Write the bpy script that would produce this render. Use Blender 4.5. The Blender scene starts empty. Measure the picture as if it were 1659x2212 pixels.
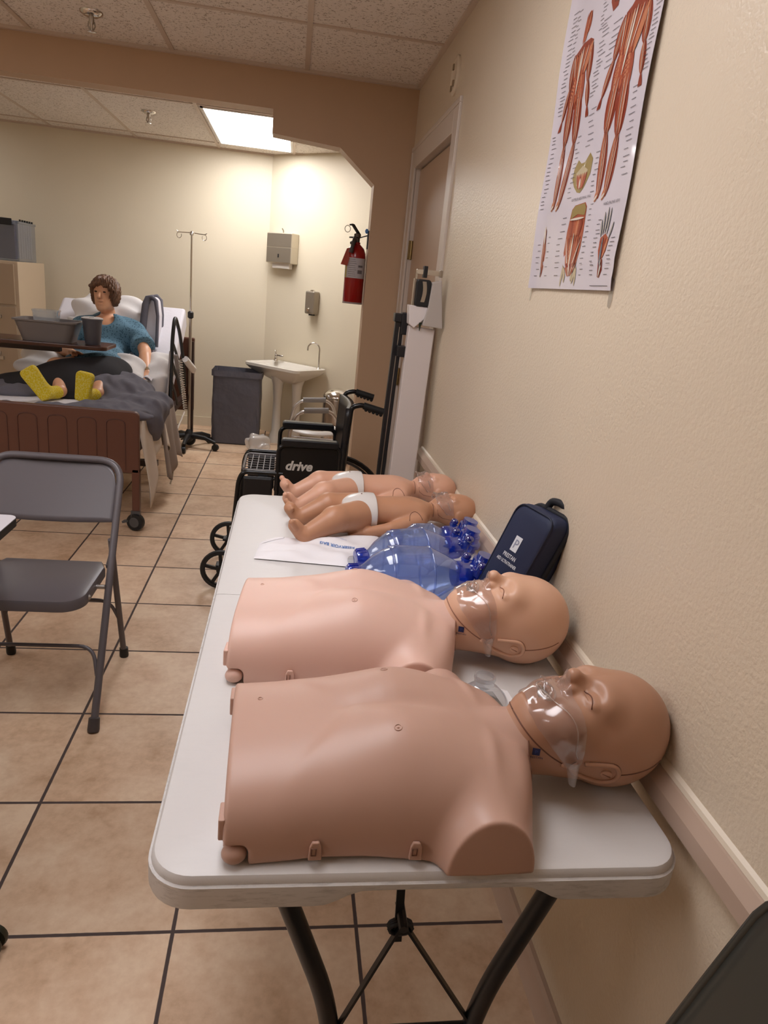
EXPO = 0.34
L_BACK, L_BACK2, L_FRONT, L_SIDE, L_REAR = 12.0, 2.0, 8.5, 4.5, 9.0
import bpy, bmesh, math, random
import numpy as np
from mathutils import Vector, Matrix
random.seed(7)
rng = np.random.default_rng(7)
SC = bpy.context.scene
COL = SC.collection
PI = math.pi

# ------------------------------------------------------------------ materials
def lin(c):
    if isinstance(c, str):
        c = [int(c[i:i + 2], 16) / 255 for i in (0, 2, 4)]
    return tuple((x / 12.92 if x <= .04045 else ((x + .055) / 1.055) ** 2.4) for x in c) + (1,)

class NT:
    def __init__(s, name):
        s.m = bpy.data.materials.new(name); s.m.use_nodes = True
        s.t = s.m.node_tree; s.b = s.t.nodes['Principled BSDF']; s.out = s.t.nodes['Material Output']
    def n(s, kind, **kw):
        d = s.t.nodes.new(kind)
        for k, v in kw.items():
            if k in d.inputs: d.inputs[k].default_value = v
            else: setattr(d, k, v)
        return d
    def l(s, a, b): s.t.links.new(a, b)
    def math(s, op, a, b=None, c=None):
        d = s.t.nodes.new('ShaderNodeMath'); d.operation = op
        for i, v in enumerate((a, b, c)):
            if v is None: continue
            if isinstance(v, (int, float)): d.inputs[i].default_value = v
            else: s.l(v, d.inputs[i])
        return d.outputs[0]
    def mix(s, fac, a, b):
        d = s.t.nodes.new('ShaderNodeMix'); d.data_type = 'RGBA'
        for i, v in ((0, fac), (6, a), (7, b)):
            if isinstance(v, (int, float, tuple)): d.inputs[i].default_value = v
            else: s.l(v, d.inputs[i])
        return d.outputs[2]
    def coord(s, which='Object'):
        return s.t.nodes.new('ShaderNodeTexCoord').outputs[which]
    def noise(s, vec, scale, detail=3, rough=.5):
        d = s.n('ShaderNodeTexNoise', Scale=scale, Detail=detail, Roughness=rough); s.l(vec, d.inputs['Vector']); return d.outputs['Fac']
    def bump(s, h, strength, dist=.002):
        d = s.n('ShaderNodeBump', Strength=strength, Distance=dist); s.l(h, d.inputs['Height']); s.l(d.outputs[0], s.b.inputs['Normal']); return d

MATS = {}
def M(name, col, rough=.5, metal=0, var=None, bump=None, spec=.5, sss=0, coat=0):
    if name in MATS: return MATS[name]
    t = NT(name); b = t.b
    b.inputs['Base Color'].default_value = lin(col); b.inputs['Roughness'].default_value = rough
    b.inputs['Metallic'].default_value = metal; b.inputs['Specular IOR Level'].default_value = spec
    b.inputs['Coat Weight'].default_value = coat
    if sss:
        b.inputs['Subsurface Weight'].default_value = sss; b.inputs['Subsurface Radius'].default_value = (.012, .005, .003)
        b.inputs['Subsurface Scale'].default_value = .5
    co = t.coord()
    if var:
        f = t.noise(co, var[0], 4, .6); c = lin(col); a = var[1]
        r = t.n('ShaderNodeMapRange'); r.inputs[1].default_value = .3; r.inputs[2].default_value = .7
        t.l(f, r.inputs[0])
        lo = tuple(x * (1 - a) for x in c[:3]) + (1,); hi = tuple(min(1, x * (1 + a)) for x in c[:3]) + (1,)
        t.l(t.mix(r.outputs[0], lo, hi), b.inputs['Base Color'])
    if bump: t.bump(t.noise(co, bump[0], 3), bump[1], bump[2] if len(bump) > 2 else .002)
    MATS[name] = t.m
    return t.m

def film(name, tint, gloss=.12, rough=.06, diffuse=0, dcol='ffffff', bump=None):
    """thin clear plastic: mostly see-through, a little mirror, optional milky part"""
    if name in MATS: return MATS[name]
    t = NT(name)
    tr = t.n('ShaderNodeBsdfTransparent'); tr.inputs[0].default_value = lin(tint)
    gl = t.n('ShaderNodeBsdfGlossy'); gl.inputs['Roughness'].default_value = rough
    lw = t.n('ShaderNodeLayerWeight'); lw.inputs[0].default_value = .35
    fac = t.math('MULTIPLY_ADD', lw.outputs['Facing'], .55, gloss)
    fac = t.math('MINIMUM', fac, .9)
    last = tr.outputs[0]
    if diffuse:
        di = t.n('ShaderNodeBsdfDiffuse'); di.inputs[0].default_value = lin(dcol)
        tl = t.n('ShaderNodeBsdfTranslucent'); tl.inputs[0].default_value = lin(dcol)
        ad = t.n('ShaderNodeMixShader'); ad.inputs[0].default_value = .45
        t.l(di.outputs[0], ad.inputs[1]); t.l(tl.outputs[0], ad.inputs[2])
        m1 = t.n('ShaderNodeMixShader'); m1.inputs[0].default_value = diffuse
        t.l(last, m1.inputs[1]); t.l(ad.outputs[0], m1.inputs[2]); last = m1.outputs[0]
    m2 = t.n('ShaderNodeMixShader'); t.l(fac, m2.inputs[0]); t.l(last, m2.inputs[1]); t.l(gl.outputs[0], m2.inputs[2])
    if bump:
        nz = t.noise(t.coord(), bump[0], 2); bp = t.n('ShaderNodeBump', Strength=bump[1], Distance=.002); t.l(nz, bp.inputs['Height']); t.l(bp.outputs[0], gl.inputs['Normal'])
    t.l(m2.outputs[0], t.out.inputs[0]); MATS[name] = t.m
    return t.m

# ------------------------------------------------------------------ mesh builder
class MB:
    def __init__(s): s.v = []; s.f = []
    def raw(s, V, F):
        o = len(s.v); s.v += [tuple(map(float, p)) for p in V]; s.f += [tuple(int(i) + o for i in f) for f in F]; return s
    def box(s, lo, hi):
        x0, y0, z0 = lo; x1, y1, z1 = hi
        return s.raw([(x0, y0, z0), (x1, y0, z0), (x1, y1, z0), (x0, y1, z0), (x0, y0, z1), (x1, y0, z1), (x1, y1, z1), (x0, y1, z1)],
                     [(0, 3, 2, 1), (4, 5, 6, 7), (0, 1, 5, 4), (1, 2, 6, 5), (2, 3, 7, 6), (3, 0, 4, 7)])
    def bar(s, a, b, w, h, up=(0, 0, 1)):
        a = Vector(a); b = Vector(b); d = (b - a).normalized(); u = Vector(up)
        sx = d.cross(u)
        if sx.length < 1e-4: sx = d.cross(Vector((0, 1, 0)))
        sx.normalize(); uu = sx.cross(d)
        V = []
        for p in (a, b):
            for i, j in ((-1, -1), (1, -1), (1, 1), (-1, 1)): V.append(p + sx * (i * w / 2) + uu * (j * h / 2))
        return s.raw(V, [(0, 1, 2, 3), (7, 6, 5, 4), (0, 4, 5, 1), (1, 5, 6, 2), (2, 6, 7, 3), (3, 7, 4, 0)])
    def tube(s, path, r, n=10, closed=False, flat=None):
        P = [Vector(p) for p in path]; k = len(P)
        R = [r] * k if isinstance(r, (int, float)) else list(r)
        T = []
        for i in range(k):
            if closed: d = P[(i + 1) % k] - P[i - 1]
            else: d = P[min(i + 1, k - 1)] - P[max(i - 1, 0)]
            T.append(d.normalized())
        N = T[0].orthogonal().normalized() if flat is None else (Vector(flat) - T[0] * T[0].dot(Vector(flat))).normalized()
        V = []; F = []
        for i in range(k):
            if i: N = (N - T[i] * N.dot(T[i])).normalized()
            B = T[i].cross(N)
            for j in range(n):
                a = 2 * PI * j / n; V.append(P[i] + N * (math.cos(a) * R[i]) + B * (math.sin(a) * R[i]))
        for i in range(k if closed else k - 1):
            for j in range(n):
                a = i * n + j; b = i * n + (j + 1) % n; c = ((i + 1) % k) * n
                F.append((a, b, c + (j + 1) % n, c + j))
        if not closed: F += [tuple(range(n - 1, -1, -1)), tuple(range((k - 1) * n, k * n))]
        return s.raw(V, F)
    def lathe(s, prof, o=(0, 0, 0), axis=(0, 0, 1), n=24, cap=True, ex=1.0):
        """profile of (radius, height) pairs spun about axis through o"""
        A = Vector(axis).normalized(); X = A.orthogonal().normalized(); Y = A.cross(X); o = Vector(o); V = []; F = []
        if abs(A.z) > .99: X = Vector((1, 0, 0)); Y = Vector((0, 1, 0)) * (1 if A.z > 0 else -1)
        for r, h in prof:
            for j in range(n):
                a = 2 * PI * j / n; V.append(o + A * h + X * (math.cos(a) * r) + Y * (math.sin(a) * r * ex))
        for i in range(len(prof) - 1):
            for j in range(n): F.append((i * n + j, i * n + (j + 1) % n, (i + 1) * n + (j + 1) % n, (i + 1) * n + j))
        if cap: F += [tuple(range(n - 1, -1, -1)), tuple(range((len(prof) - 1) * n, len(prof) * n))]
        return s.raw(V, F)
    def prism(s, poly, a, b, fn):
        """extrude a 2D polygon: fn(u,v,t) with t in (a,b)"""
        n = len(poly); V = [fn(u, v, a) for u, v in poly] + [fn(u, v, b) for u, v in poly]
        F = [tuple(range(n - 1, -1, -1)), tuple(range(n, 2 * n))] + [(i, (i + 1) % n, n + (i + 1) % n, n + i) for i in range(n)]
        return s.raw(V, F)
    def grid(s, fn, nu, nv, cu=False, cv=False):
        V = [fn(i / (nu if cu else nu - 1), j / (nv if cv else nv - 1)) for i in range(nu) for j in range(nv)]
        F = []
        for i in range(nu if cu else nu - 1):
            for j in range(nv if cv else nv - 1):
                F.append((i * nv + j, ((i + 1) % nu) * nv + j, ((i + 1) % nu) * nv + (j + 1) % nv, i * nv + (j + 1) % nv))
        return s.raw(V, F)
    def ball(s, c, r, n=14, m=9):
        if isinstance(r, (int, float)): r = (r, r, r)
        return s.grid(lambda u, v: (c[0] + r[0] * math.sin(PI * min(max(v, .002), .998)) * math.cos(2 * PI * u), c[1] + r[1] * math.sin(PI * min(max(v, .002), .998)) * math.sin(2 * PI * u), c[2] - r[2] * math.cos(PI * v)), n, m, cu=True)

def rrect(x0, y0, x1, y1, r, n=6):
    out = []
    for cx, cy, a0 in ((x1 - r, y0 + r, -90), (x1 - r, y1 - r, 0), (x0 + r, y1 - r, 90), (x0 + r, y0 + r, 180)):
        for i in range(n + 1):
            a = math.radians(a0 + 90 * i / n); out.append((cx + r * math.cos(a), cy + r * math.sin(a)))
    return out

def arc(c, r, a0, a1, n, u, v):
    c = Vector(c); u = Vector(u); v = Vector(v)
    return [c + u * (r * math.cos(math.radians(a0 + (a1 - a0) * i / n))) + v * (r * math.sin(math.radians(a0 + (a1 - a0) * i / n))) for i in range(n + 1)]

def smooth_path(P, n=8, closed=False):
    P = [Vector(p) for p in P]; out = []; k = len(P)
    for i in range(k if closed else k - 1):
        p0 = P[(i - 1) % k] if closed or i else P[0]; p1 = P[i]; p2 = P[(i + 1) % k]; p3 = P[(i + 2) % k] if closed or i + 2 < k else P[-1]
        for j in range(n):
            t = j / n
            out.append(.5 * ((2 * p1) + (p2 - p0) * t + (2 * p0 - 5 * p1 + 4 * p2 - p3) * t * t + (3 * p1 - p0 - 3 * p2 + p3) * t ** 3))
    if not closed: out.append(P[-1])
    return out

def fillet(P, r, n=5):
    P = [Vector(p) for p in P]; out = [P[0]]
    for i in range(1, len(P) - 1):
        a = (P[i - 1] - P[i]); b = (P[i + 1] - P[i]); rr = min(r, a.length * .49, b.length * .49)
        a = P[i] + a.normalized() * rr; b = P[i] + b.normalized() * rr
        for j in range(n + 1):
            t = j / n; out.append(a * (1 - t) ** 2 + P[i] * 2 * t * (1 - t) + b * t * t)
    out.append(P[-1]); return out

# ------------------------------------------------------------------ objects
ORG = {}
def obj(name, mb, mat, parent=None, smooth=None, bevel=0, seg=2, label=None):
    me = bpy.data.meshes.new(name)
    o3 = ORG.get(parent.name, (0, 0, 0)) if parent else (0, 0, 0)
    V = np.array(mb.v, dtype=float).reshape(-1, 3) - np.array(o3)
    me.from_pydata([tuple(p) for p in V], [], mb.f); me.validate()
    bm = bmesh.new(); bm.from_mesh(me); bmesh.ops.recalc_face_normals(bm, faces=bm.faces); bm.to_mesh(me); bm.free()
    me.materials.append(mat)
    if smooth:
        for p in me.polygons: p.use_smooth = True
        if smooth < 180: me.set_sharp_from_angle(angle=math.radians(smooth))
    o = bpy.data.objects.new(name, me); COL.objects.link(o)
    if parent: o.parent = parent; ORG[o.name] = o3
    if bevel:
        b = o.modifiers.new('b', 'BEVEL'); b.width = bevel; b.segments = seg; b.limit_method = 'ANGLE'; b.angle_limit = math.radians(35)
    if label: o['label'] = label
    return o

def thing(name, label, cat, org, group=None):
    o = bpy.data.objects.new(name, None); COL.objects.link(o); o.empty_display_size = .05
    o.location = org; ORG[o.name] = tuple(org); tag(o, label, cat, group); return o
def tag(o, label, cat, group=None):
    o['label'] = label; o['category'] = cat
    if group: o['group'] = group
    return o
def struct(name, mb, mat, **kw):
    o = obj(name, mb, mat, **kw); o['kind'] = 'structure'; return o

def text_mb(body, size, fn, bold=0, align='CENTER', shear=0, cw=1.0):
    """letters as a mesh; fn maps flat (u,v) metres to a 3D point"""
    cu = bpy.data.curves.new('t', 'FONT'); cu.body = body; cu.size = size; cu.align_x = align; cu.shear = shear; cu.resolution_u = 3; cu.offset = bold
    to = bpy.data.objects.new('t', cu); COL.objects.link(to)
    bpy.context.view_layer.update()
    me = to.evaluated_get(bpy.context.evaluated_depsgraph_get()).to_mesh()
    V = [fn(v.co.x * cw, v.co.y) for v in me.vertices]; F = [tuple(p.vertices) for p in me.polygons]
    mb = MB().raw(V, F)
    bpy.data.objects.remove(to); bpy.data.curves.remove(cu)
    return mb

# ------------------------------------------------------------------ implicit surfaces for the soft bodies
def A3(p): return np.asarray(p, dtype=float)
def s_ell(P, c, r):
    q = (P - A3(c)) / A3(r); k0 = np.sqrt((q * q).sum(1)) + 1e-9; k1 = np.sqrt(((q / A3(r)) ** 2).sum(1)) + 1e-9
    return k0 * (k0 - 1) / k1
def s_cone(P, a, b, ra, rb):
    a = A3(a); b = A3(b); d = b - a; t = np.clip(((P - a) @ d) / (d @ d), 0, 1)
    return np.linalg.norm(P - a - t[:, None] * d, axis=1) - (ra + (rb - ra) * t)
def s_box(P, c, h, r=0):
    q = np.abs(P - A3(c)) - (A3(h) - r)
    return np.linalg.norm(np.maximum(q, 0), axis=1) + np.minimum(q.max(1), 0) - r
def smin(a, b, k):
    h = np.clip(.5 + .5 * (b - a) / k, 0, 1); return b * (1 - h) + a * h - k * h * (1 - h)
def smax(a, b, k): return -smin(-a, -b, k)
def rot(P, c, ax, deg):
    """rotate sample points about c so that a primitive appears turned by deg"""
    a = math.radians(-deg); m = np.array(Matrix.Rotation(a, 3, ax)); return (P - A3(c)) @ m.T + A3(c)

def surf(fn, lo, hi, h, iters=3):
    lo = A3(lo); hi = A3(hi); n = np.ceil((hi - lo) / h).astype(int) + 1
    ax = [lo[i] + h * np.arange(n[i]) for i in range(3)]
    D = np.empty(n)
    yz = np.stack(np.meshgrid(ax[1], ax[2], indexing='ij'), -1).reshape(-1, 2)
    st = max(1, int(400000 // len(yz)))
    for i in range(0, n[0], st):
        xs = ax[0][i:i + st]
        P = np.concatenate([np.repeat(xs, len(yz))[:, None], np.tile(yz, (len(xs), 1))], 1)
        D[i:i + st] = fn(P).reshape(len(xs), n[1], n[2])
    S = D < 0; nx, ny, nz = n
    cnt = np.zeros((nx - 1, ny - 1, nz - 1), int)
    offs = [(a, b, c) for a in (0, 1) for b in (0, 1) for c in (0, 1)]
    for a, b, c in offs: cnt += S[a:nx - 1 + a, b:ny - 1 + b, c:nz - 1 + c]
    act = (cnt > 0) & (cnt < 8); idx = -np.ones(act.shape, int); cells = np.argwhere(act); idx[act] = np.arange(len(cells))
    acc = np.zeros((len(cells), 3)); num = np.zeros(len(cells))
    for k in range(3):
        for a in (0, 1):
            for b in (0, 1):
                o0 = [0, 0, 0]; o1 = [0, 0, 0]; oth = [i for i in range(3) if i != k]
                o0[oth[0]] = o1[oth[0]] = a; o0[oth[1]] = o1[oth[1]] = b; o1[k] = 1
                c0 = cells + o0; c1 = cells + o1
                d0 = D[tuple(c0.T)]; d1 = D[tuple(c1.T)]; m = (d0 < 0) != (d1 < 0)
                t = np.where(m, d0 / np.where(m, d0 - d1, 1), 0)
                acc += np.where(m[:, None], c0 + t[:, None] * (c1 - c0), 0); num += m
    V = lo + h * acc / num[:, None]
    F = []
    for k in range(3):
        o = [i for i in range(3) if i != k]
        sl0 = [slice(None)] * 3; sl1 = [slice(None)] * 3; sl0[k] = slice(0, n[k] - 1); sl1[k] = slice(1, n[k])
        s0 = S[tuple(sl0)]; s1 = S[tuple(sl1)]
        E = np.argwhere(s0 != s1); E = E[(E[:, o[0]] > 0) & (E[:, o[1]] > 0) & (E[:, o[0]] < n[o[0]] - 1) & (E[:, o[1]] < n[o[1]] - 1)]
        q = []
        for a, b in ((-1, -1), (0, -1), (0, 0), (-1, 0)):
            c = E.copy(); c[:, o[0]] += a; c[:, o[1]] += b; q.append(idx[tuple(c.T)])
        q = np.stack(q, 1); F.append(q)
    F = np.concatenate(F)
    # relax a little, then snap to the true surface
    ed = np.concatenate([F[:, [0, 1]], F[:, [1, 2]], F[:, [2, 3]], F[:, [3, 0]]])
    deg = np.bincount(ed.ravel(), minlength=len(V))[:, None]
    for it in range(iters):
        sm = np.zeros_like(V); np.add.at(sm, ed[:, 0], V[ed[:, 1]]); np.add.at(sm, ed[:, 1], V[ed[:, 0]])
        V = V * .4 + .6 * sm / deg
        V = snap(fn, V, 1, h)
    return MB().raw(V, F) if False else (V, F)
def grad(fn, V, e=4e-4):
    return np.stack([(fn(V + A3(d)) - fn(V - A3(d))) / (2 * e) for d in ((e, 0, 0), (0, e, 0), (0, 0, e))], 1)
def snap(fn, V, it=2, lim=.004, off=0.0):
    for _ in range(it):
        d = fn(V) - off; g = grad(fn, V); g2 = (g * g).sum(1) + 1e-6
        V = V - np.clip(d / np.sqrt(g2), -lim, lim)[:, None] * g / np.sqrt(g2)[:, None]
    return V
def drop(fn, p, d, off=0.0, mx=.4):
    """march points p along direction(s) d onto the surface of fn"""
    p = A3(p).reshape(-1, 3).copy(); d = np.broadcast_to(A3(d), p.shape); d = d / np.linalg.norm(d, axis=1)[:, None]; t = np.zeros(len(p))
    for _ in range(70):
        s = fn(p + t[:, None] * d) - off; t = np.minimum(t + np.clip(s, -.01, .02) * .75, mx)
        if np.abs(s).max() < 2e-5: break
    return p + t[:, None] * d
class Xf:
    """local frame -> world"""
    def __init__(s, o, deg=0): s.o = A3(o); a = math.radians(deg); s.m = np.array([[math.cos(a), -math.sin(a), 0], [math.sin(a), math.cos(a), 0], [0, 0, 1]])
    def __call__(s, V): return A3(V) @ s.m.T + s.o
def smesh(vf, xf=None):
    V, F = vf; mb = MB(); V = xf(V) if xf else V
    mb.v = [tuple(p) for p in V.tolist()]; mb.f = [tuple(q) for q in F.tolist()]; return mb
# ------------------------------------------------------------------ camera
F_PX = 1507.62; YAW, PITCH, ROLL = .1546, .3067, .1038
CAM = Vector((-.6014, 0, 1.4825))
fwd = Vector((math.sin(YAW) * math.cos(PITCH), math.cos(YAW) * math.cos(PITCH), -math.sin(PITCH)))
rgt = Vector((math.cos(YAW), -math.sin(YAW), 0)); upv = rgt.cross(fwd)
r2 = rgt * math.cos(ROLL) + upv * math.sin(ROLL); u2 = -rgt * math.sin(ROLL) + upv * math.cos(ROLL)
cd = bpy.data.cameras.new('camera'); cam = bpy.data.objects.new('camera', cd); COL.objects.link(cam)
m = Matrix((r2, u2, -fwd)).transposed().to_4x4(); m.translation = CAM; cam.matrix_world = m
cd.sensor_fit = 'HORIZONTAL'; cd.sensor_width = 36; cd.lens = F_PX / 1659 * 36; cd.clip_start = .02
SC.camera = cam
SC.view_settings.view_transform = 'Standard'; SC.view_settings.look = 'None'; SC.view_settings.gamma = 1
SC.view_settings.use_curve_mapping = False; SC.view_settings.exposure = EXPO

# ------------------------------------------------------------------ setting materials
XW = .025; H = 2.554; YB = 4.30; YK = 7.15
def wall_mat(name, col, sc, st, rough=.38):
    t = NT(name); co = t.coord(); t.b.inputs['Roughness'].default_value = rough
    c = lin(col); big = t.noise(co, 1.6, 2)
    t.l(t.mix(big, tuple(x * .95 for x in c[:3]) + (1,), tuple(min(1, x * 1.05) for x in c[:3]) + (1,)), t.b.inputs['Base Color'])
    a = t.noise(co, sc, 4, .55); v = t.n('ShaderNodeTexVoronoi', Scale=sc * .55); t.l(co, v.inputs['Vector'])
    h = t.math('MULTIPLY_ADD', v.outputs['Distance'], -.5, a); t.bump(h, st, .003)
    return t.m
m_wall = wall_mat('cream_wall_paint', 'd5c5ae', 190, .42, .33)
m_wall_far = wall_mat('pale_wall_paint', 'dbd0b8', 95, .12, .5)
m_tan = wall_mat('tan_wall_paint', 'c0a284', 95, .1, .5)
m_trimc = M('cream_trim_paint', 'd9c7a6', .35)
m_rail = M('tan_rail_paint', 'b69e8c', .4, bump=(60, .1))
m_jamb = M('white_door_frame_paint', 'cfc2b6', .4)
m_door = M('tan_door_slab', 'b79c84', .42)

def floor_mat():
    t = NT('ceramic_floor_tile'); co = t.coord(); sp = t.n('ShaderNodeSeparateXYZ'); t.l(co, sp.inputs[0])
    S = .4342; ux = t.math('DIVIDE', t.math('ADD', sp.outputs[0], 1.230), S); uy = t.math('DIVIDE', t.math('ADD', sp.outputs[1], -2.168), S)
    fx = t.math('ABSOLUTE', t.math('SUBTRACT', t.math('FRACT', t.math('ADD', ux, .5)), .5)); fy = t.math('ABSOLUTE', t.math('SUBTRACT', t.math('FRACT', t.math('ADD', uy, .5)), .5))
    wob = t.math('MULTIPLY', t.math('SUBTRACT', t.noise(co, 30, 2), .5), .004)
    d = t.math('ADD', t.math('MINIMUM', fx, fy), wob)
    mr = t.n('ShaderNodeMapRange'); mr.interpolation_type = 'SMOOTHSTEP'; mr.inputs[1].default_value = .0085; mr.inputs[2].default_value = .0125; t.l(d, mr.inputs[0]); tile = mr.outputs[0]
    cb = t.n('ShaderNodeCombineXYZ'); t.l(t.math('FLOOR', ux), cb.inputs[0]); t.l(t.math('FLOOR', uy), cb.inputs[1])
    wn = t.n('ShaderNodeTexWhiteNoise'); wn.noise_dimensions = '2D'; t.l(cb.outputs[0], wn.inputs['Vector'])
    off = t.n('ShaderNodeVectorMath'); off.operation = 'MULTIPLY_ADD'; t.l(wn.outputs['Color'], off.inputs[0]); off.inputs[1].default_value = (9, 9, 9); t.l(co, off.inputs[2])
    n1 = t.noise(off.outputs[0], 5, 5, .62); n2 = t.noise(off.outputs[0], 38, 4, .6)
    f = t.math('MULTIPLY_ADD', n2, .3, t.math('MULTIPLY', n1, .75))
    cr = t.n('ShaderNodeValToRGB'); t.l(f, cr.inputs[0]); e = cr.color_ramp.elements
    e[0].position = .36; e[0].color = lin('bb9878'); e[1].position = .66; e[1].color = lin('e3c8aa')
    k = e.new(.5); k.color = lin('d3b293')
    tint = t.math('MULTIPLY_ADD', wn.outputs['Value'], .14, .93)
    hs = t.n('ShaderNodeHueSaturation'); t.l(tint, hs.inputs['Value']); t.l(cr.outputs[0], hs.inputs['Color'])
    t.l(t.mix(tile, lin('4a3c38'), hs.outputs[0]), t.b.inputs['Base Color'])
    t.l(t.math('MULTIPLY_ADD', tile, -.42, .85), t.b.inputs['Roughness'])
    h = t.math('MULTIPLY_ADD', n2, .12, tile); t.bump(h, .35, .003)
    return t.m
def ceil_mat():
    t = NT('fissured_ceiling_tile'); co = t.coord(); t.b.inputs['Roughness'].default_value = .9
    a = t.noise(co, 75, 3, .6); v = t.n('ShaderNodeTexVoronoi', Scale=120); t.l(co, v.inputs['Vector'])
    b = t.noise(co, 9, 2)
    pit = t.n('ShaderNodeMapRange'); pit.inputs[1].default_value = .35; pit.inputs[2].default_value = .44; t.l(t.math('MULTIPLY_ADD', v.outputs['Distance'], .22, t.math('MULTIPLY', a, .75)), pit.inputs[0])
    c = t.mix(b, lin('e2d9d0'), lin('eae2da')); t.l(t.mix(pit.outputs[0], lin('a19385'), c), t.b.inputs['Base Color'])
    t.bump(pit.outputs[0], .4, .002); return t.m
m_grid = M('ceiling_grid_paint', 'c9b8a8', .5)

# ------------------------------------------------------------------ room shell
struct('floor', MB().box((-4.6, -2.6, -.08), (XW + .15, YK + .6, 0)), floor_mat())
ce = struct('ceiling', MB().box((-4.6, -2.6, H), (XW + .15, YK + .6, H + .08)), ceil_mat())
g = MB()
PX = .6955; gx = [-.5925 - PX * i + PX for i in range(0, 7)]
for x in gx:
    if x < XW - .02: g.box((x - .012, -2.6, H - .006), (x + .012, YB, H + .003))
for i in range(0, 9):
    y = 3.573 - PX * i; g.box((-4.6, y - .012, H - .0055), (XW, y + .012, H + .003))
obj('grid_bar', g, m_grid, ce)
g = MB()
for x in (-.66, -1.33, -2.05, -2.765, -3.47): g.box((x - .012, YB + .12, H - .006), (x + .012, YK, H + .003))
for y in (6.90, 5.49): g.box((-4.6, y - .012, H - .0055), (-.4, y + .012, H + .003))
obj('grid_bar', g, m_grid, ce)
g = MB().box((-4.6, YB - .025, H - .016), (XW, YB, H + .002)).box((XW - .02, -2.6, H - .014), (XW, YB, H + .002)).box((-4.6, YK - .02, H - .014), (-.84, YK, H + .002))
obj('edge_angle', g, m_grid, ce)

# right wall with a door opening
DY0, DY1, DZ = 3.20, 4.19, 2.145
struct('wall_right', MB().box((XW, -2.6, 0), (XW + .12, DY0, H)).box((XW, DY1, 0), (XW + .12, YK + .6, H)).box((XW, DY0, DZ), (XW + .12, DY1, H)), m_wall)
struct('wall_front', MB().box((-4.6, -2.7, 0), (XW + .12, -2.6, H)), m_wall)
struct('wall_left', MB().box((-4.7, -2.6, 0), (-4.6, YK + .6, H)), m_wall_far)
struct('wall_back', MB().box((-4.6, YK, 0), (-.78, YK + .1, H)), m_wall_far)
A = Vector((-.85, YK, 0)); Bv = Vector((XW, YK - .82, 0)); DD = (Bv - A).normalized(); DN = Vector((-DD.y, DD.x, 0))
if DN.y < 0: DN = -DN
q = [A, Bv, Bv + DN * .1, A + DN * .1]
struct('wall_corner', MB().raw([p for p in q] + [p + Vector((0, 0, H)) for p in q], [(0, 1, 2, 3), (4, 5, 6, 7), (0, 1, 5, 4), (1, 2, 6, 5), (2, 3, 7, 6), (3, 0, 4, 7)]), m_wall_far)
# partition: header with a stepped, chamfered right jamb
poly = [(-4.6, H), (-4.6, 2.36), (-.76, 2.35), (-.76, 2.232), (-.385, 2.205), (-.182, 2.038), (-.182, 0), (XW, 0), (XW, H)]
struct('wall_partition', MB().prism(poly, YB, YB + .13, lambda u, v, t: (u, t, v)), m_tan)

# chair rail, baseboards
r = MB()
prof = [(XW, .752), (.002, .764), (.002, .792), (.013, .811), (XW, .814)]
r.prism(prof, -2.6, 3.085, lambda u, v, t: (u, t, v))
struct('trim_1', r, m_rail)
struct('trim_2', MB().prism([(XW, .814), (.0165, .8125), (.019, .819), (XW, .823)], -2.6, 3.085, lambda u, v, t: (u, t, v)), M('pale_trim_paint', 'd9cbb6', .4))
struct('baseboard_right', MB().prism([(XW, 0), (.010, 0), (.010, .085), (.016, .096), (XW, .098)], -2.6, 3.085, lambda u, v, t: (u, t, v)), m_rail)
struct('baseboard_back', MB().box((-4.6, YK - .012, 0), (-.86, YK, .09)), m_wall_far)

# door in the right wall
fr = MB()
for y0, y1 in ((DY0 - .105, DY0 + .012), (DY1 - .012, DY1 + .10)):
    fr.box((XW - .007, y0, 0), (XW + .01, y1, DZ + .10)); 
fr.box((XW - .007, DY0 + .012, DZ - .012), (XW + .01, DY1 - .012, DZ + .10))
fr.box((XW - .012, DY0 - .107, 0), (XW + .001, DY0 - .085, DZ + .08)).box((XW - .012, DY1 + .08, 0), (XW + .001, DY1 + .102, DZ + .08)).box((XW - .012, DY0 - .107, DZ + .08), (XW + .001, DY1 + .102, DZ + .102))
fr.box((XW + .002, DY0, 0), (XW + .12, DY0 + .012, DZ)).box((XW + .002, DY1 - .012, 0), (XW + .12, DY1, DZ)).box((XW + .002, DY0, DZ - .012), (XW + .12, DY1, DZ))
d = struct('door_1', fr, m_jamb, bevel=.003)
obj('door_slab', MB().box((XW + .03, DY0 + .015, .01), (XW + .07, DY1 - .015, DZ - .022)), m_door, d)
hg = MB()
for z in (1.66, .95, .25):
    hg.box((XW + .005, DY1 - .02, z), (XW + .032, DY1 - .012, z + .1)); hg.tube([(XW + .022, DY1 - .02, z), (XW + .022, DY1 - .02, z + .1)], .007, 8)
obj('hinge', hg, M('brass_hinge', '8f7a52', .35, .9), d)
kb = MB().lathe([(.032, 0), (.032, .006), (.012, .01), (.012, .04), (.027, .05), (.03, .065), (.02, .075)], (XW + .03, DY0 + .08, .98), (-1, 0, 0), 16)
obj('door_knob', kb, M('brass_hinge', ''), d, smooth=40)

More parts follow.
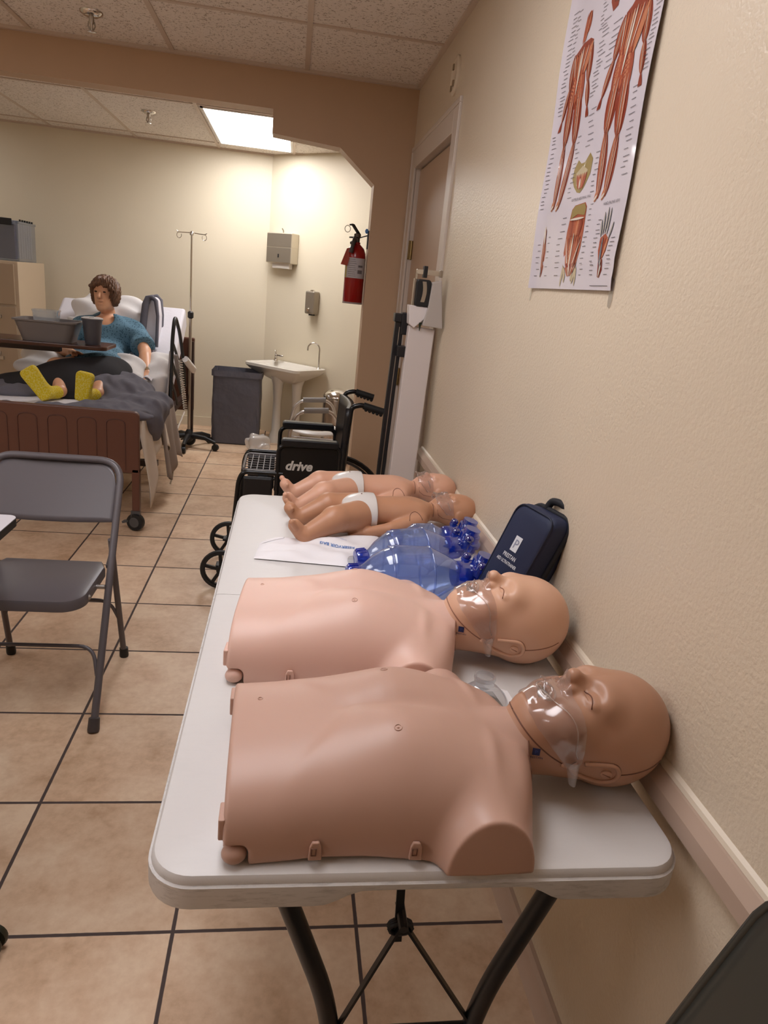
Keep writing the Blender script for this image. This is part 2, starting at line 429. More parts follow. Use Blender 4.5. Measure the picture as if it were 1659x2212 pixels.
# ------------------------------------------------------------------ lights
def emit(name, col, st):
    t = NT(name); e = t.n('ShaderNodeEmission'); e.inputs[0].default_value = lin(col); e.inputs[1].default_value = st; t.l(e.outputs[0], t.out.inputs[0]); return t.m
m_frame = M('white_enamel', 'e6e2dc', .4)
def troffer(x0, y0, x1, y1, mat, label):
    t = thing('ceiling_light', label, 'ceiling light', ((x0 + x1) / 2, (y0 + y1) / 2, H), None)
    f = MB(); w = .018
    for a, b in (((x0, y0), (x1, y0 + w)), ((x0, y1 - w), (x1, y1)), ((x0, y0), (x0 + w, y1)), ((x1 - w, y0), (x1, y1))): f.box((a[0], a[1], H - .012), (b[0], b[1], H - .0005))
    obj('frame', f, m_frame, t)
    obj('diffuser', MB().box((x0 + w, y0 + w, H - .008), (x1 - w, y1 - w, H - .001)), mat, t)
troffer(-1.30, 5.52, -.67, 6.86, emit('lit_diffuser', 'f7f4f5', L_BACK), 'lit rectangular ceiling light panel in the back room behind the beam')
troffer(-1.275, .80, -.605, 2.17, emit('lit_diffuser_near', 'f5f3f7', L_FRONT), 'lit ceiling light panel over the folding table, above the picture')
troffer(-3.36, 1.50, -2.69, 2.865, emit('lit_diffuser_side', 'f5f3f7', L_SIDE), 'lit ceiling light panel over the left part of the front room')
troffer(-3.36, -.59, -2.69, .78, emit('lit_diffuser_rear', 'f5f3f7', L_REAR), 'lit ceiling light panel at the near left of the front room')
troffer(-4.16, 5.52, -3.50, 6.86, emit('lit_diffuser_far', 'f7f4f5', L_BACK2), 'lit ceiling light panel over the filing cabinet in the back room')
w = bpy.data.worlds.new('world'); SC.world = w; w.use_nodes = True
w.node_tree.nodes['Background'].inputs[0].default_value = (.5, .45, .4, 1); w.node_tree.nodes['Background'].inputs[1].default_value = .05

# sprinklers and the round wall plate
m_chrome = M('polished_chrome', 'd8d4ce', .12, 1)
m_steel = M('brushed_steel', 'b9b2a8', .3, 1)
def sprinkler(x, y, label):
    t = thing('fire_sprinkler', label, 'sprinkler', (x, y, H))
    obj('escutcheon', MB().lathe([(.052, 0), (.05, -.008), (.03, -.018), (.0, -.02)], (x, y, H - .001), (0, 0, 1), 24, cap=False), m_chrome, t, smooth=50)
    f = MB().lathe([(.012, 0), (.012, -.03), (.006, -.035), (.006, -.065)], (x, y, H - .016), (0, 0, 1), 12)
    for s in (-1, 1): f.tube([(x + .012 * s, y, H - .04), (x + .016 * s, y, H - .058), (x + .005 * s, y, H - .078)], .0035, 6)
    obj('head_frame', f, m_steel, t, smooth=50)
    obj('deflector', MB().lathe([(.022, 0), (.022, -.003), (.006, -.006)], (x, y, H - .08), (0, 0, 1), 16), m_chrome, t, smooth=40)
sprinkler(-1.581, 3.876, 'chrome ceiling sprinkler in the front room before the tan beam')
sprinkler(-1.72, 5.95, 'small ceiling sprinkler in the back room left of the light panel')
t = thing('wall_plate', 'round beige plate high on the right wall above the door', 'wall fixture', (XW, 3.28, 2.36))
obj('base', MB().lathe([(.075, 0), (.075, .008), (.06, .014), (.055, .012)], (XW, 3.28, 2.36), (-1, 0, 0), 28, ex=1.0), m_wall, t, smooth=40)
for z, yy in ((.035, .015), (-.03, -.01), (-.045, .02)): obj('contact_clip', MB().box((XW - .018, 3.28 + yy - .008, 2.36 + z - .012), (XW - .010, 3.28 + yy + .006, 2.36 + z + .01)), M('dull_bronze', '8a7458', .5), t)
# ------------------------------------------------------------------ folding table
m_plastic = M('white_blow_moulded_plastic', 'cfcbc8', .42, var=(6, .03), bump=(500, .05))
def scuff_mat():
    t = NT('scuffed_table_plastic'); co = t.coord(); mp = t.n('ShaderNodeMapping'); mp.inputs['Scale'].default_value = (12, 40, 90); t.l(co, mp.inputs[0])
    f = t.noise(mp.outputs[0], 2.2, 6, .7); g = t.noise(co, 9, 2)
    r = t.n('ShaderNodeMapRange'); r.inputs[1].default_value = .52; r.inputs[2].default_value = .72; t.l(t.math('MULTIPLY_ADD', g, .25, t.math('MULTIPLY', f, .8)), r.inputs[0])
    sp = t.n('ShaderNodeSeparateXYZ'); t.l(co, sp.inputs[0])
    side = t.n('ShaderNodeMapRange'); side.inputs[1].default_value = -.006; side.inputs[2].default_value = -.012; t.l(sp.outputs[2], side.inputs[0])
    t.l(t.mix(t.math('MULTIPLY', r.outputs[0], t.math('MULTIPLY_ADD', side.outputs[0], .55, .04)), lin('cfcbc8'), lin('7d7873')), t.b.inputs['Base Color'])
    t.b.inputs['Roughness'].default_value = .42; t.bump(t.noise(co, 500, 2), .05); return t.m
m_table = scuff_mat()
m_black = M('black_powder_coat', '16161a', .38)
m_blackp = M('black_plastic', '131315', .5)
ZT = .759; TX0, TX1, TY0, TY1 = -.748, -.003, .707, 2.388; TYM = (TY0 + TY1) / 2
tab = thing('folding_table', 'long white plastic folding table with black legs holding the manikins', 'table', ((TX0 + TX1) / 2, TYM, ZT))
ORG[tab.name] = ((TX0 + TX1) / 2, TYM, ZT)
def sst(a, b, x):
    t = min(max((x - a) / (b - a), 0), 1); return t * t * (3 - 2 * t)
def half(near):
    def ring(ins, zf):
        R = .062; pts = []
        x0, x1 = TX0 + ins, TX1 - ins; ye = (TY0 + ins) if near else (TY1 - ins); s = 1 if near else -1
        ym = TYM - .0008 if near else TYM + .0008
        pts.append((x0, ym))
        r = R - ins
        for i in range(9):
            a = math.radians(90 * i / 8); pts.append((x0 + r - r * math.cos(a), ye + s * (r - r * math.sin(a))))
        for i in range(1, 40):
            x = TX0 + R + (TX1 - TX0 - 2 * R) * i / 40; pts.append((x, ye))
        for i in range(9):
            a = math.radians(90 * (8 - i) / 8); pts.append((x1 - r + r * math.cos(a), ye + s * (r - r * math.sin(a))))
        pts.append((x1, ym))
        return [(x, y, zf(x, y)) for x, y in pts]
    def zb(x, y):
        lo, hi = .7125, .7365
        if abs(y - (TY0 if near else TY1)) > .02: return lo
        return lo + (hi - lo) * (sst(-.525, -.462, x) - sst(-.245, -.185, x))
    rings = [ring(.006, lambda x, y: .739), ring(.006, zb), ring(.001, lambda x, y: zb(x, y) - .0015), ring(0, lambda x, y: zb(x, y) + .002), ring(0.0, lambda x, y: .7445), ring(.0035, lambda x, y: .7465), ring(.0045, lambda x, y: .7525), ring(.008, lambda x, y: .7575), ring(.0135, lambda x, y: ZT)]
    n = len(rings[0]); mb = MB(); V = [p for r in rings for p in r]
    F = [(i * n + j, i * n + (j + 1) % n, (i + 1) * n + (j + 1) % n, (i + 1) * n + j) for i in range(len(rings) - 1) for j in range(n)]
    F += [tuple(range(n)), tuple(range((len(rings) - 1) * n, len(rings) * n))]
    return mb.raw(V, F)
obj('tabletop_panel', half(True), m_table, tab, smooth=38)
obj('tabletop_panel', half(False), m_table, tab, smooth=38)
for s, yl in ((1, .748), (-1, 2.345)):
    for sx in (-1, 1):
        P = fillet([(-.376 + sx * .207, yl, .738), (-.376 + sx * .122, yl, .50), (-.376 + sx * .104, yl, .40), (-.376 + sx * .104, yl, .02)], .07, 6)
        lg = obj('leg', MB().tube(P, .0145, 14), m_black, tab, smooth=40)
        obj('foot_cap', MB().lathe([(.017, 0), (.019, .01), (.017, .03)], (-.376 + sx * .104, yl, 0), (0, 0, 1), 14), m_blackp, lg, smooth=40)
    for zc, rc in ((.42, .009), (.09, .012)): obj('crossbar', MB().tube([(-.48, yl, zc), (-.272, yl, zc)], rc, 10), m_black, tab, smooth=40)
    b = MB()
    b.bar((-.478, yl, .425), (-.398, yl + .01 * s, .612), .004, .010, (0, 1, 0)); b.bar((-.268, yl, .425), (-.394, yl + .012 * s, .622), .004, .013, (0, 1, 0))
    b.bar((-.398, yl + .012 * s, .585), (-.400, yl + .03 * s, .70), .012, .004, (0, 1, 0)); b.bar((-.400, yl + .03 * s, .70), (-.400, yl + .62 * s, .738), .014, .004)
    b.tube([(-.396, yl - .008 * s, .628), (-.396, yl + .035 * s, .632)], .007, 8)
    for k in range(3): b.tube([Vector((-.396, yl + .010 * s, .610)) + Vector((.017 * math.cos(a), .004 * k, .010 * math.sin(a))) for a in [i * PI / 6 for i in range(12)]], .003, 6, closed=True)
    obj('folding_brace', b, m_black, tab, smooth=40)

# ------------------------------------------------------------------ grey steel folding chair
m_grey = M('grey_enamelled_steel', '5e585b', .36)
m_greyd = M('dark_grey_steel', '453f40', .42)
def folding_chair():
    xr, xl = -1.172, -1.612; xc = (xr + xl) / 2
    t = thing('folding_chair', 'grey steel folding chair facing the camera beside the white table', 'chair', (xc, 2.3, 0))
    k = .58
    yy = lambda z: 2.066 + k * z
    zt = .806
    side = lambda x: [(x, yy(0.012), .012), (x, yy(.45), .45), (x, yy(zt), zt)]
    P = fillet([(xr, yy(.012), .012), (xr + .0, yy(zt), zt), (xl, yy(zt), zt), (xl, yy(.012), .012)], .085, 9)
    obj('frame_tube', MB().tube(P, .0125, 14), m_grey, t, smooth=60)
    # backrest pan, gently dished
    def bk(u, v):
        x = xl + .012 + (xr - xl - .024) * u; e = 1 - (2 * u - 1) ** 2
        z0 = .612 - .012 * e; z1 = .800
        c = min(u, 1 - u) * (xr - xl)
        if c < .075: z1 -= .075 - math.sqrt(max(0, .075 ** 2 - (.075 - c) ** 2)) * 1
        z = z0 + (z1 - z0) * v
        return (x, yy(z) + .018 * e, z)
    b = MB().grid(bk, 41, 12); b2 = obj('backrest', b, m_grey, t, smooth=70); sm = b2.modifiers.new('s', 'SOLIDIFY'); sm.thickness = .004; sm.offset = 0
    # seat
    pl = []
    ys0, ys1 = 2.120, 2.455
    def seat_ring(ins, z):
        xa, xb = xl + .035 + ins, xr - .035 - ins; y0, y1 = ys0 + ins, ys1 - ins; r = .075 - ins; q = []
        for i in range(9):
            a = math.radians(90 * i / 8); q.append((xa + .004 + r - r * math.cos(a), y0 + r - r * math.sin(a), z))
        for i in range(9):
            a = math.radians(90 * (8 - i) / 8); q.append((xb - .004 - r + r * math.cos(a), y0 + r - r * math.sin(a), z))
        q += [(xb, y1 - .05, z), (xb - .02, y1, z), (xa + .02, y1, z), (xa, y1 - .05, z)]; return q
    rings = [seat_ring(.004, .405), seat_ring(0, .405), seat_ring(0, .432), seat_ring(.004, .440), seat_ring(.014, .444)]
    rings = [[(x, y, z + .03 * (1 - (y - ys0) / (ys1 - ys0)) * 0 + (y - ys0) * .02) for x, y, z in r] for r in rings]
    n = len(rings[0]); V = [p for r in rings for p in r]
    F = [(i * n + j, i * n + (j + 1) % n, (i + 1) * n + (j + 1) % n, (i + 1) * n + j) for i in range(4) for j in range(n)] + [tuple(range(n)), tuple(range(4 * n, 5 * n))]
    st = obj('seat', MB().raw(V, F), m_grey, t, smooth=35)
    zn = M('zinc', 'a9a4a0', .35, .8)
    for x in (xr - .022, xl + .022): obj('rivet', MB().lathe([(.008, -.016), (.008, .012), (.004, .014)], (x, yy(.395), .420), (1, 0, 0), 10), zn, st, smooth=40)
    for x in (xr - .034, xl + .034): obj('rivet', MB().lathe([(.009, -.003), (.006, .003)], (x, 2.20, .425), (1 if x > xc else -1, 0, 0), 10), zn, st, smooth=40)
    for sx, x in ((1, xr), (-1, xl)):
        xi = x - .018 * sx
        obj('rear_leg', MB().tube([(xi, 2.425, .545), (xi, 2.455, .43), (xi + .008 * sx, 2.558, .012)], .011, 12), m_grey, t, smooth=60)
        obj('foot_cap', MB().lathe([(.016, 0), (.0175, .008), (.0165, .04), (.013, .042)], (xi + .008 * sx, 2.560, 0), (0, -.1, 1), 14), m_blackp, t, smooth=40)
        obj('foot_cap', MB().lathe([(.018, 0), (.0195, .008), (.018, .045), (.0135, .048)], (x, 2.0665, 0), (0, .45, 1), 14), m_greyd, t, smooth=40)
        lk = MB().bar((xi + .004 * sx, 2.34, .475), (xi + .004 * sx, 2.44, .53), .016, .004, (1, 0, 0)).bar((xi + .004 * sx, 2.438, .555), (xi + .004 * sx, 2.436, .42), .02, .004, (1, 0, 0)); obj('hinge_plate', lk, m_greyd, t)
    for (y0, z0, zt2, ins) in ((0, 0, 0, 0),):
        P = fillet([(xr - .008, yy(.16), .155), (xr - .03, yy(.245), .238), (xl + .03, yy(.245), .238), (xl + .008, yy(.16), .155)], .06, 6)
        obj('stretcher', MB().tube(P, .0065, 10), m_grey, t, smooth=60)
        ry = lambda z: 2.558 - .245 * z
        P = fillet([(xr - .014, ry(.19), .185), (xr - .045, ry(.275), .275), (xl + .045, ry(.275), .275), (xl + .014, ry(.19), .185)], .06, 6)
        obj('stretcher', MB().tube(P, .0065, 10), m_grey, t, smooth=60)
folding_chair()

# ------------------------------------------------------------------ white desk cut off by the left edge
t = thing('desk', 'white-topped table with black edge cut off at the left border', 'table', (-1.8, 1.5, 0))
c = MB(); pts = rrect(-2.2, .95, -1.388, 2.140, .03)
c.prism(pts, .694, .718, lambda u, v, z: (u, v, z)); obj('edge_band', c, m_blackp, t)
c = MB(); pts = rrect(-2.199, .951, -1.389, 2.139, .029)
c.prism(pts, .7181, .7200, lambda u, v, z: (u, v, z)); obj('tabletop', c, M('white_laminate', 'd8d3d8', .3), t)
for x in (-2.13, -1.46):
    for y in (1.03, 1.98):
        obj('leg', MB().tube([(x, y, 0), (x, y, .694)], .016, 10), m_black, t, smooth=40)
# rolling chair of which only a caster shows
t = thing('rolling_chair', 'dark caster of a rolling chair on the floor at the left border', 'chair', (-1.45, 1.30, 0))
bs = MB()
for k in range(5):
    a = math.radians(-8 + 72 * k); e = (-1.45 + .268 * math.cos(a), 1.30 + .268 * math.sin(a)); bs.bar((-1.45, 1.30, .10), (e[0], e[1], .075), .035, .02)
bs.lathe([(.035, .06), (.04, .12), (.03, .16), (.025, .40)], (-1.45, 1.30, 0), (0, 0, 1), 14); obj('base', bs, m_blackp, t, bevel=.004)
m_olive = M('olive_black_rubber', '2b2a1c', .45)
for k in range(5):
    a = math.radians(-8 + 72 * k); e = (-1.45 + .272 * math.cos(a), 1.30 + .272 * math.sin(a))
    for q in (-.014, .014):
        obj('caster', MB().lathe([(.012, -.009), (.029, -.007), (.031, 0), (.029, .007), (.012, .009)], (e[0] - q * math.sin(a), e[1] + q * math.cos(a), .0315), (-math.sin(a), math.cos(a), 0), 18), m_olive, t, smooth=40)
obj('seat', MB().prism(rrect(-1.67, 1.10, -1.25, 1.52, .08), .42, .48, lambda u, v, z: (u, v, z)), m_blackp, t, bevel=.02)

# ------------------------------------------------------------------ black shell chair at the lower right corner
m_shell = M('glossy_black_shell_plastic', '3a3934', .22, bump=(14, .05))
t = thing('shell_chair', 'glossy black plastic chair with its back to the wall, cut by the lower right corner', 'chair', (-.22, .36, 0))
def shm(u, v):
    z = .44 + .460 * v; hw = .212 - .012 * v; top = (1 - v) * .460; r = .06
    if top < r: hw -= (r - math.sqrt(max(0, r * r - (r - top) ** 2)))
    e = 1 - (2 * u - 1) ** 2
    return (-.158 + .33 * (z - .46) + .030 * e * (1 - .3 * v) - .006 * math.sin(PI * v), .357 + hw * (1 - 2 * u), z)
o = obj('backrest', MB().grid(shm, 25, 26), m_shell, t, smooth=80); s_ = o.modifiers.new('s', 'SOLIDIFY'); s_.thickness = .006; s_.offset = 0
rim = [shm(0, v / 24) for v in range(0, 25)] + [shm(u / 12, 1) for u in range(1, 12)] + [shm(1, 1 - v / 24) for v in range(0, 25)]
obj('rim', MB().tube(rim, .0055, 8), m_shell, t, smooth=80)
def st(u, v): return (-.215 - .38 * v, .357 + .215 * (1 - 2 * u), .425 - .02 * math.sin(PI * v) + .02 * (2 * u - 1) ** 2)
o = obj('seat', MB().grid(st, 12, 12), m_shell, t, smooth=80); s_ = o.modifiers.new('s', 'SOLIDIFY'); s_.thickness = .007
for x, y in ((-.56, .17), (-.12, .17), (-.56, .54), (-.12, .54)):
    obj('leg', MB().tube([(x, y, 0), (x * .8 - .06, .357 + (y - .357) * .8, .41)], .011, 10), m_chrome, t, smooth=40)

# ------------------------------------------------------------------ poster
PY1 = 1.881; PV0 = 1.525
def pp(u, v, d=.0): return (XW - .0035 - d - curl(u, v), PY1 - u, PV0 + v)
def curl(u, v): return .002 + .004 * math.sin(v * 9 + u * 3) ** 2 * (1 if v > .05 else .4) + .004 * max(0, (u - .42) / .08) ** 2 * (v > .02) * .6 + .006 * max(0, (.06 - u) / .06) ** 2
m_paper = M('laminated_poster_paper', 'cdc5cb', .07, coat=.4, bump=(3.5, .16, .02))
t = thing('anatomy_poster', 'laminated wall poster of muscular anatomy with two standing figures', 'poster', (XW, 1.63, PV0))
o = obj('sheet', MB().grid(lambda a, b: pp(.5 * a, .80 * b), 26, 40), m_paper, t, smooth=80)
m_tape = film('clear_tape', 'f4f0ea', .25, .15, .35)
obj('tape', MB().raw([(XW - .0015, PY1 - u, PV0 + v) for u, v in ((-.006, .03), (.008, .03), (.004, -.030), (-.006, -.033))], [(0, 1, 2, 3)]), m_tape, t)
obj('tape', MB().raw([(XW - .0015, PY1 - u, PV0 + v) for u, v in ((.478, .03), (.501, .02), (.503, -.02), (.497, -.034), (.486, -.03))], [(0, 1, 2, 3, 4)]), m_tape, t)
REDS = ['9a4a38', 'b05c40', '8a3c2e', 'c07a5a', 'a2523c', '7d3a30']
INKS = REDS + ['d9cdbc', 'b9a98a', '5a3a30', '6f7076', '94804f']
draw = {}; cur = ['']
def add(col, V, F):
    mb, ix = draw.setdefault(cur[0], (MB(), [])); n0 = len(mb.f); mb.raw(V, F); ix += [INKS.index(col)] * (len(mb.f) - n0)
def spindle(a, b, w, col, d=.0008, bulge=.5):
    a = Vector((a[0], a[1])); b = Vector((b[0], b[1])); dr = b - a; nn = Vector((-dr.y, dr.x)).normalized(); L = []; Rr = []
    for i in range(9):
        s = i / 8; ww = w * (.25 + .75 * math.sin(PI * min(max(s, 0), 1)) ** .7) if 0 < i < 8 else w * .2
        c = a + dr * s; L.append(c + nn * ww * .5); Rr.append(c - nn * ww * .5)
    poly = L + Rr[::-1]
    add(col, [pp(p.x, p.y, d) for p in poly], [(i, i + 1, 16 - i, 17 - i) for i in range(8)])
def poly(pts, col, d=.0006):
    c = (sum(p[0] for p in pts) / len(pts), sum(p[1] for p in pts) / len(pts)); n = len(pts)
    add(col, [pp(c[0], c[1], d)] + [pp(u, v, d) for u, v in pts], [(0, i + 1, (i + 1) % n + 1) for i in range(n)])
def limb(path, w, n=4, base='8a3c2e'):
    """a limb: dark underlay, then several muscle bellies side by side"""
    P = [Vector(p) for p in path]
    for i in range(len(P) - 1):
        spindle(P[i] + (P[i] - P[i + 1]) * .06, P[i + 1] + (P[i + 1] - P[i]) * .06, w[i] * 1.15, base, .0006)
        dr = (P[i + 1] - P[i]); nn = Vector((-dr.y, dr.x)).normalized()
        for j in range(n):
            o_ = (j - (n - 1) / 2) / n * w[i] * .9; cc = REDS[(i * 3 + j * 2) % 5]
            spindle(P[i] + nn * o_ * .7, P[i + 1] + nn * o_ * .6, w[i] / n * 1.0, cc, .0009 + .0002 * j)
            spindle(P[i] + nn * (o_ + w[i] * .1) * .7, P[i + 1] + nn * o_ * .5, w[i] / n * .22, 'd9cdbc' if j % 2 else 'c07a5a', .0018)
def figure(hd, nk, sl, sr, wl, wr, hl, hr, arms, legs, head=True, sc=1):
    if head:
        poly([(hd[0] + .017 * sc * math.cos(a), hd[1] - .025 + .026 * sc * math.sin(a)) for a in [k * PI / 8 for k in range(16)]], 'a2523c')
        for k in range(5): spindle((hd[0] - .012 + .006 * k, hd[1] - .004), (nk[0] - .006 + .003 * k, nk[1]), .006, REDS[k % 5], .0012)
    poly([nk, (sl[0] + .02, sl[1] + .006), sl, (wl[0] - .004, (sl[1] + wl[1]) / 2), wl, hl, ((hl[0] + hr[0]) / 2, hl[1] - .03), hr, wr, (wr[0] + .006, (sr[1] + wr[1]) / 2), sr, (sr[0] - .02, sr[1] + .008)], '8a3c2e')
    for k in range(9):
        s = k / 8
        a = (sl[0] + (sr[0] - sl[0]) * s, sl[1] + (sr[1] - sl[1]) * s - .004); b = (wl[0] + (wr[0] - wl[0]) * s, wl[1] + (wr[1] - wl[1]) * s)
        spindle(a, b, .018, REDS[k % 5], .0010 + .0001 * k); spindle((a[0] + .004, a[1]), (b[0] + .002, b[1] + .01), .0035, 'd9cdbc' if k % 3 == 0 else 'c07a5a', .002)
        h = (hl[0] + (hr[0] - hl[0]) * s, hl[1] + (hr[1] - hl[1]) * s - .02); spindle((b[0], b[1] + .006), h, .016, REDS[(k + 2) % 5], .0011)
    mid = ((sl[0] + sr[0]) / 2 + .002, (sl[1] + sr[1]) / 2); spindle(mid, ((hl[0] + hr[0]) / 2, hl[1]), .008, 'd9cdbc', .0022)
    for p, w_ in arms:
        limb(p, w_, 3)
        e = Vector(p[-1]); dr = (e - Vector(p[-2])).normalized()
        for k in range(4): spindle(e, e + dr * .026 + Vector(((k - 1.5) * .005, .0)), .006, '8a3c2e', .001)
    for p, w_ in legs:
        limb(p, w_, 4); e = Vector(p[-1]); spindle(e + Vector((0, .012)), e + Vector((-.012, -.012)), .016, 'c07a5a', .0012); spindle(e, e + Vector((-.014, -.010)), .006, 'd9cdbc', .002)
cur[0] = 'rear'
figure((.132, .592), (.123, .528), (.085, .515), (.183, .521), (.100, .455), (.158, .462), (.082, .425), (.165, .425),
       [([(.082, .512), (.078, .445), (.052, .385)], (.026, .020)), ([(.178, .512), (.188, .440), (.205, .388)], (.026, .020))],
       [([(.102, .430), (.092, .325), (.095, .192)], (.042, .030)), ([(.145, .430), (.155, .322), (.126, .190)], (.042, .030))], sc=.9)
cur[0] = 'front'
figure((.385, .60), (.385, .545), (.338, .522), (.440, .518), (.345, .445), (.408, .435), (.333, .405), (.414, .398),
       [([(.336, .515), (.320, .445), (.288, .386)], (.030, .022)), ([(.436, .512), (.450, .442), (.463, .388)], (.030, .022))],
       [([(.352, .405), (.338, .310), (.350, .190)], (.046, .034)), ([(.396, .400), (.398, .296), (.386, .190)], (.046, .034))])
cur[0] = 'top'
poly([(.250, .60), (.262, .565), (.285, .560), (.300, .585), (.318, .600), (.320, .575), (.300, .562), (.29, .59)], '7d3a30', .001)
poly([(.236, .60), (.285, .61), (.284, .552), (.262, .548), (.244, .57)], '8a3c2e'); poly([(.300, .60), (.330, .595), (.322, .572), (.298, .566)], '7d3a30')
# pelvis, trunk, forearm and hand studies along the foot of the sheet
cur[0] = 'pelvis'
PV = [(.188, .262), (.205, .278), (.225, .268), (.245, .268), (.268, .284), (.288, .270), (.286, .240), (.262, .214), (.246, .205), (.228, .208), (.204, .222), (.186, .240)]
poly(PV, '94804f'); poly([(.205, .250), (.238, .262), (.270, .250), (.262, .224), (.240, .212), (.216, .224)], 'b9a98a', .001)
for k in range(6): spindle((.212 + .011 * k, .246), (.234 + .004 * k, .214), .010, REDS[k % 5], .0014)
spindle((.237, .236), (.240, .214), .008, 'd9cdbc', .002)
cur[0] = 'trunk'
poly([(.222, .172), (.236, .180), (.292, .182), (.304, .172), (.312, .120), (.312, .085), (.300, .052), (.276, .030), (.252, .028), (.228, .048), (.216, .080), (.216, .125)], 'a2523c')
poly([(.224, .170), (.238, .179), (.290, .180), (.302, .170), (.300, .155), (.262, .160), (.226, .152)], '94804f', .001)
for k in range(7): spindle((.232 + .0105 * k, .150), (.240 + .008 * k, .112), .012, REDS[(k * 2) % 5], .0014); spindle((.228 + .012 * k, .112), (.248 + .006 * k, .036), .013, REDS[(k + 1) % 5], .0016)
spindle((.222, .110), (.262, .028), .004, 'd9cdbc', .002); spindle((.308, .105), (.268, .028), .004, 'd9cdbc', .002); spindle((.264, .120), (.264, .03), .007, 'd9cdbc', .0022); spindle((.224, .150), (.304, .150), .005, 'd9cdbc', .0022)
for a, b in (((.222, .054), (.216, .006)), ((.234, .040), (.238, .020)), ((.300, .050), (.304, .008)), ((.282, .034), (.278, .018)), ((.226, .05), (.238, .014)), ((.298, .048), (.286, .012))): spindle(a, b, .010, 'b9a98a', .0012)
cur[0] = 'forearm'
poly([(.066, .146), (.074, .130), (.086, .090), (.080, .050), (.069, .026), (.062, .030), (.060, .080), (.062, .120)], 'a2523c')
for k in range(3): spindle((.066 + .004 * k, .140), (.066 + .003 * k, .035), .008, REDS[k * 2 % 5], .0012)
spindle((.067, .147), (.075, .105), .008, 'd9cdbc', .002); spindle((.068, .05), (.067, .026), .006, '6f7076', .002)
cur[0] = 'hand'
poly([(.410, .102), (.430, .110), (.452, .098), (.447, .075), (.434, .058), (.420, .058), (.410, .078)], 'a2523c')
for k in range(4): spindle((.412 + .012 * k, .100), (.424 + .004 * k, .064), .010, REDS[k % 5], .0012)
for a, b in (((.410, .104), (.401, .138)), ((.418, .108), (.410, .152)), ((.427, .110), (.424, .160)), ((.437, .108), (.437, .158)), ((.449, .098), (.461, .130))): spindle(a, b, .0085, '6f7076', .0012); spindle(a, b, .003, 'd9cdbc', .0018)
poly([(.420, .060), (.440, .060), (.442, .040), (.434, .024), (.424, .026)], '8a3c2e'); spindle((.424, .104), (.432, .028), .008, '6f7076', .002); spindle((.436, .060), (.432, .026), .005, 'd9cdbc', .0022)
for dn, (mb, ix) in draw.items():
    me = bpy.data.meshes.new('anatomical_figure'); me.from_pydata([tuple(np.array(p) - np.array(ORG[t.name])) for p in mb.v], [], mb.f)
    for c in INKS: me.materials.append(M('poster_ink_' + c, c, .09, coat=.4))
    me.polygons.foreach_set('material_index', ix); o = bpy.data.objects.new('anatomical_figure', me); COL.objects.link(o); o.parent = t
# caption lines: too fine to read in the picture, so only rules of ink
m_ink_ = M('poster_black_ink', '4a4448', .2)
def rule(u0, u1, v, w=.0011): ink.raw([pp(u0, v, .0012), pp(u1, v, .0012), pp(u1, v + w, .0012), pp(u0, v + w, .0012)], [(0, 1, 2, 3)])
for (u0, u1, v0, v1, st_) in ((.020, .060, .40, .62, .0085), (.008, .040, .19, .36, .009), (.215, .262, .40, .545, .008), (.168, .20, .20, .33, .010), (.225, .275, .30, .375, .012), (.462, .495, .39, .60, .0075), (.44, .48, .215, .375, .011), (.270, .325, .44, .52, .012), (.300, .330, .20, .28, .011),
                         (.160, .208, .03, .17, .014), (.318, .345, .03, .175, .010), (.375, .402, .03, .14, .009), (.455, .485, .03, .11, .009), (.022, .055, .03, .12, .016), (.09, .115, .03, .13, .017), (.20, .228, .53, .6, .008), (.052, .08, .52, .61, .008)):
    ink = MB(); v = v0
    while v < v1:
        a = u0 + random.random() * (u1 - u0) * .3; rule(a, a + (u1 - u0) * (.45 + .3 * random.random()), v); v += st_ * (.8 + .5 * random.random())
    obj('caption_rule', ink, m_ink_, t)
ink = MB(); rule(.395, .485, .008); obj('caption_rule', ink, m_ink_, t)
for s_, u, v, z in (('POSTERIOR ABDOMINAL WALL', .262, .190, .0085), ('HAND (PALMAR VIEW)', .430, .166, .0085)):
    obj('heading_lettering', text_mb(s_, z, lambda a, b, u=u, v=v: pp(u + a, v + b, .0014), cw=.9), M('poster_black_ink', ''), t)
# ------------------------------------------------------------------ filing cabinet, tote of hanging folders
m_cab = M('putty_enamelled_steel', 'c6b399', .42)
m_cabd = M('putty_drawer_front', 'ab967d', .45)
t = thing('filing_cabinet', 'beige steel filing cabinet in the back corner left of the bed', 'cabinet', (-3.0, 6.6, 0))
obj('body', MB().box((-3.20, 6.30, .02), (-2.81, 6.94, 1.405)), m_cab, t, bevel=.004)
for i in range(4):
    z0 = .06 + i * .335; dr = obj('drawer', MB().box((-3.185, 6.282, z0), (-2.838, 6.302, z0 + .318)), m_cabd, t, bevel=.003)
    obj('handle', MB().box((-3.09, 6.268, z0 + .22), (-2.95, 6.284, z0 + .25)).box((-3.07, 6.272, z0 + .26), (-2.97, 6.284, z0 + .29)), m_steel, dr, bevel=.003)
t = thing('storage_tote', 'clear plastic file tote on top of the beige filing cabinet', 'box', (-3.0, 6.58, 1.405))
tb = MB(); z0, z1 = 1.407, 1.71
for lo, hi in (((-3.18, 6.40, z0), (-2.83, 6.404, z1)), ((-3.18, 6.80, z0), (-2.83, 6.804, z1)), ((-3.18, 6.40, z0), (-3.176, 6.804, z1)), ((-2.834, 6.40, z0), (-2.83, 6.804, z1)), ((-3.18, 6.40, z0), (-2.83, 6.804, z0 + .004))): tb.box(lo, hi)
obj('bin', tb, film('clear_tote_plastic', 'e8ecf2', .05, .12, .10, 'dfe4ee'), t)
rm = MB()
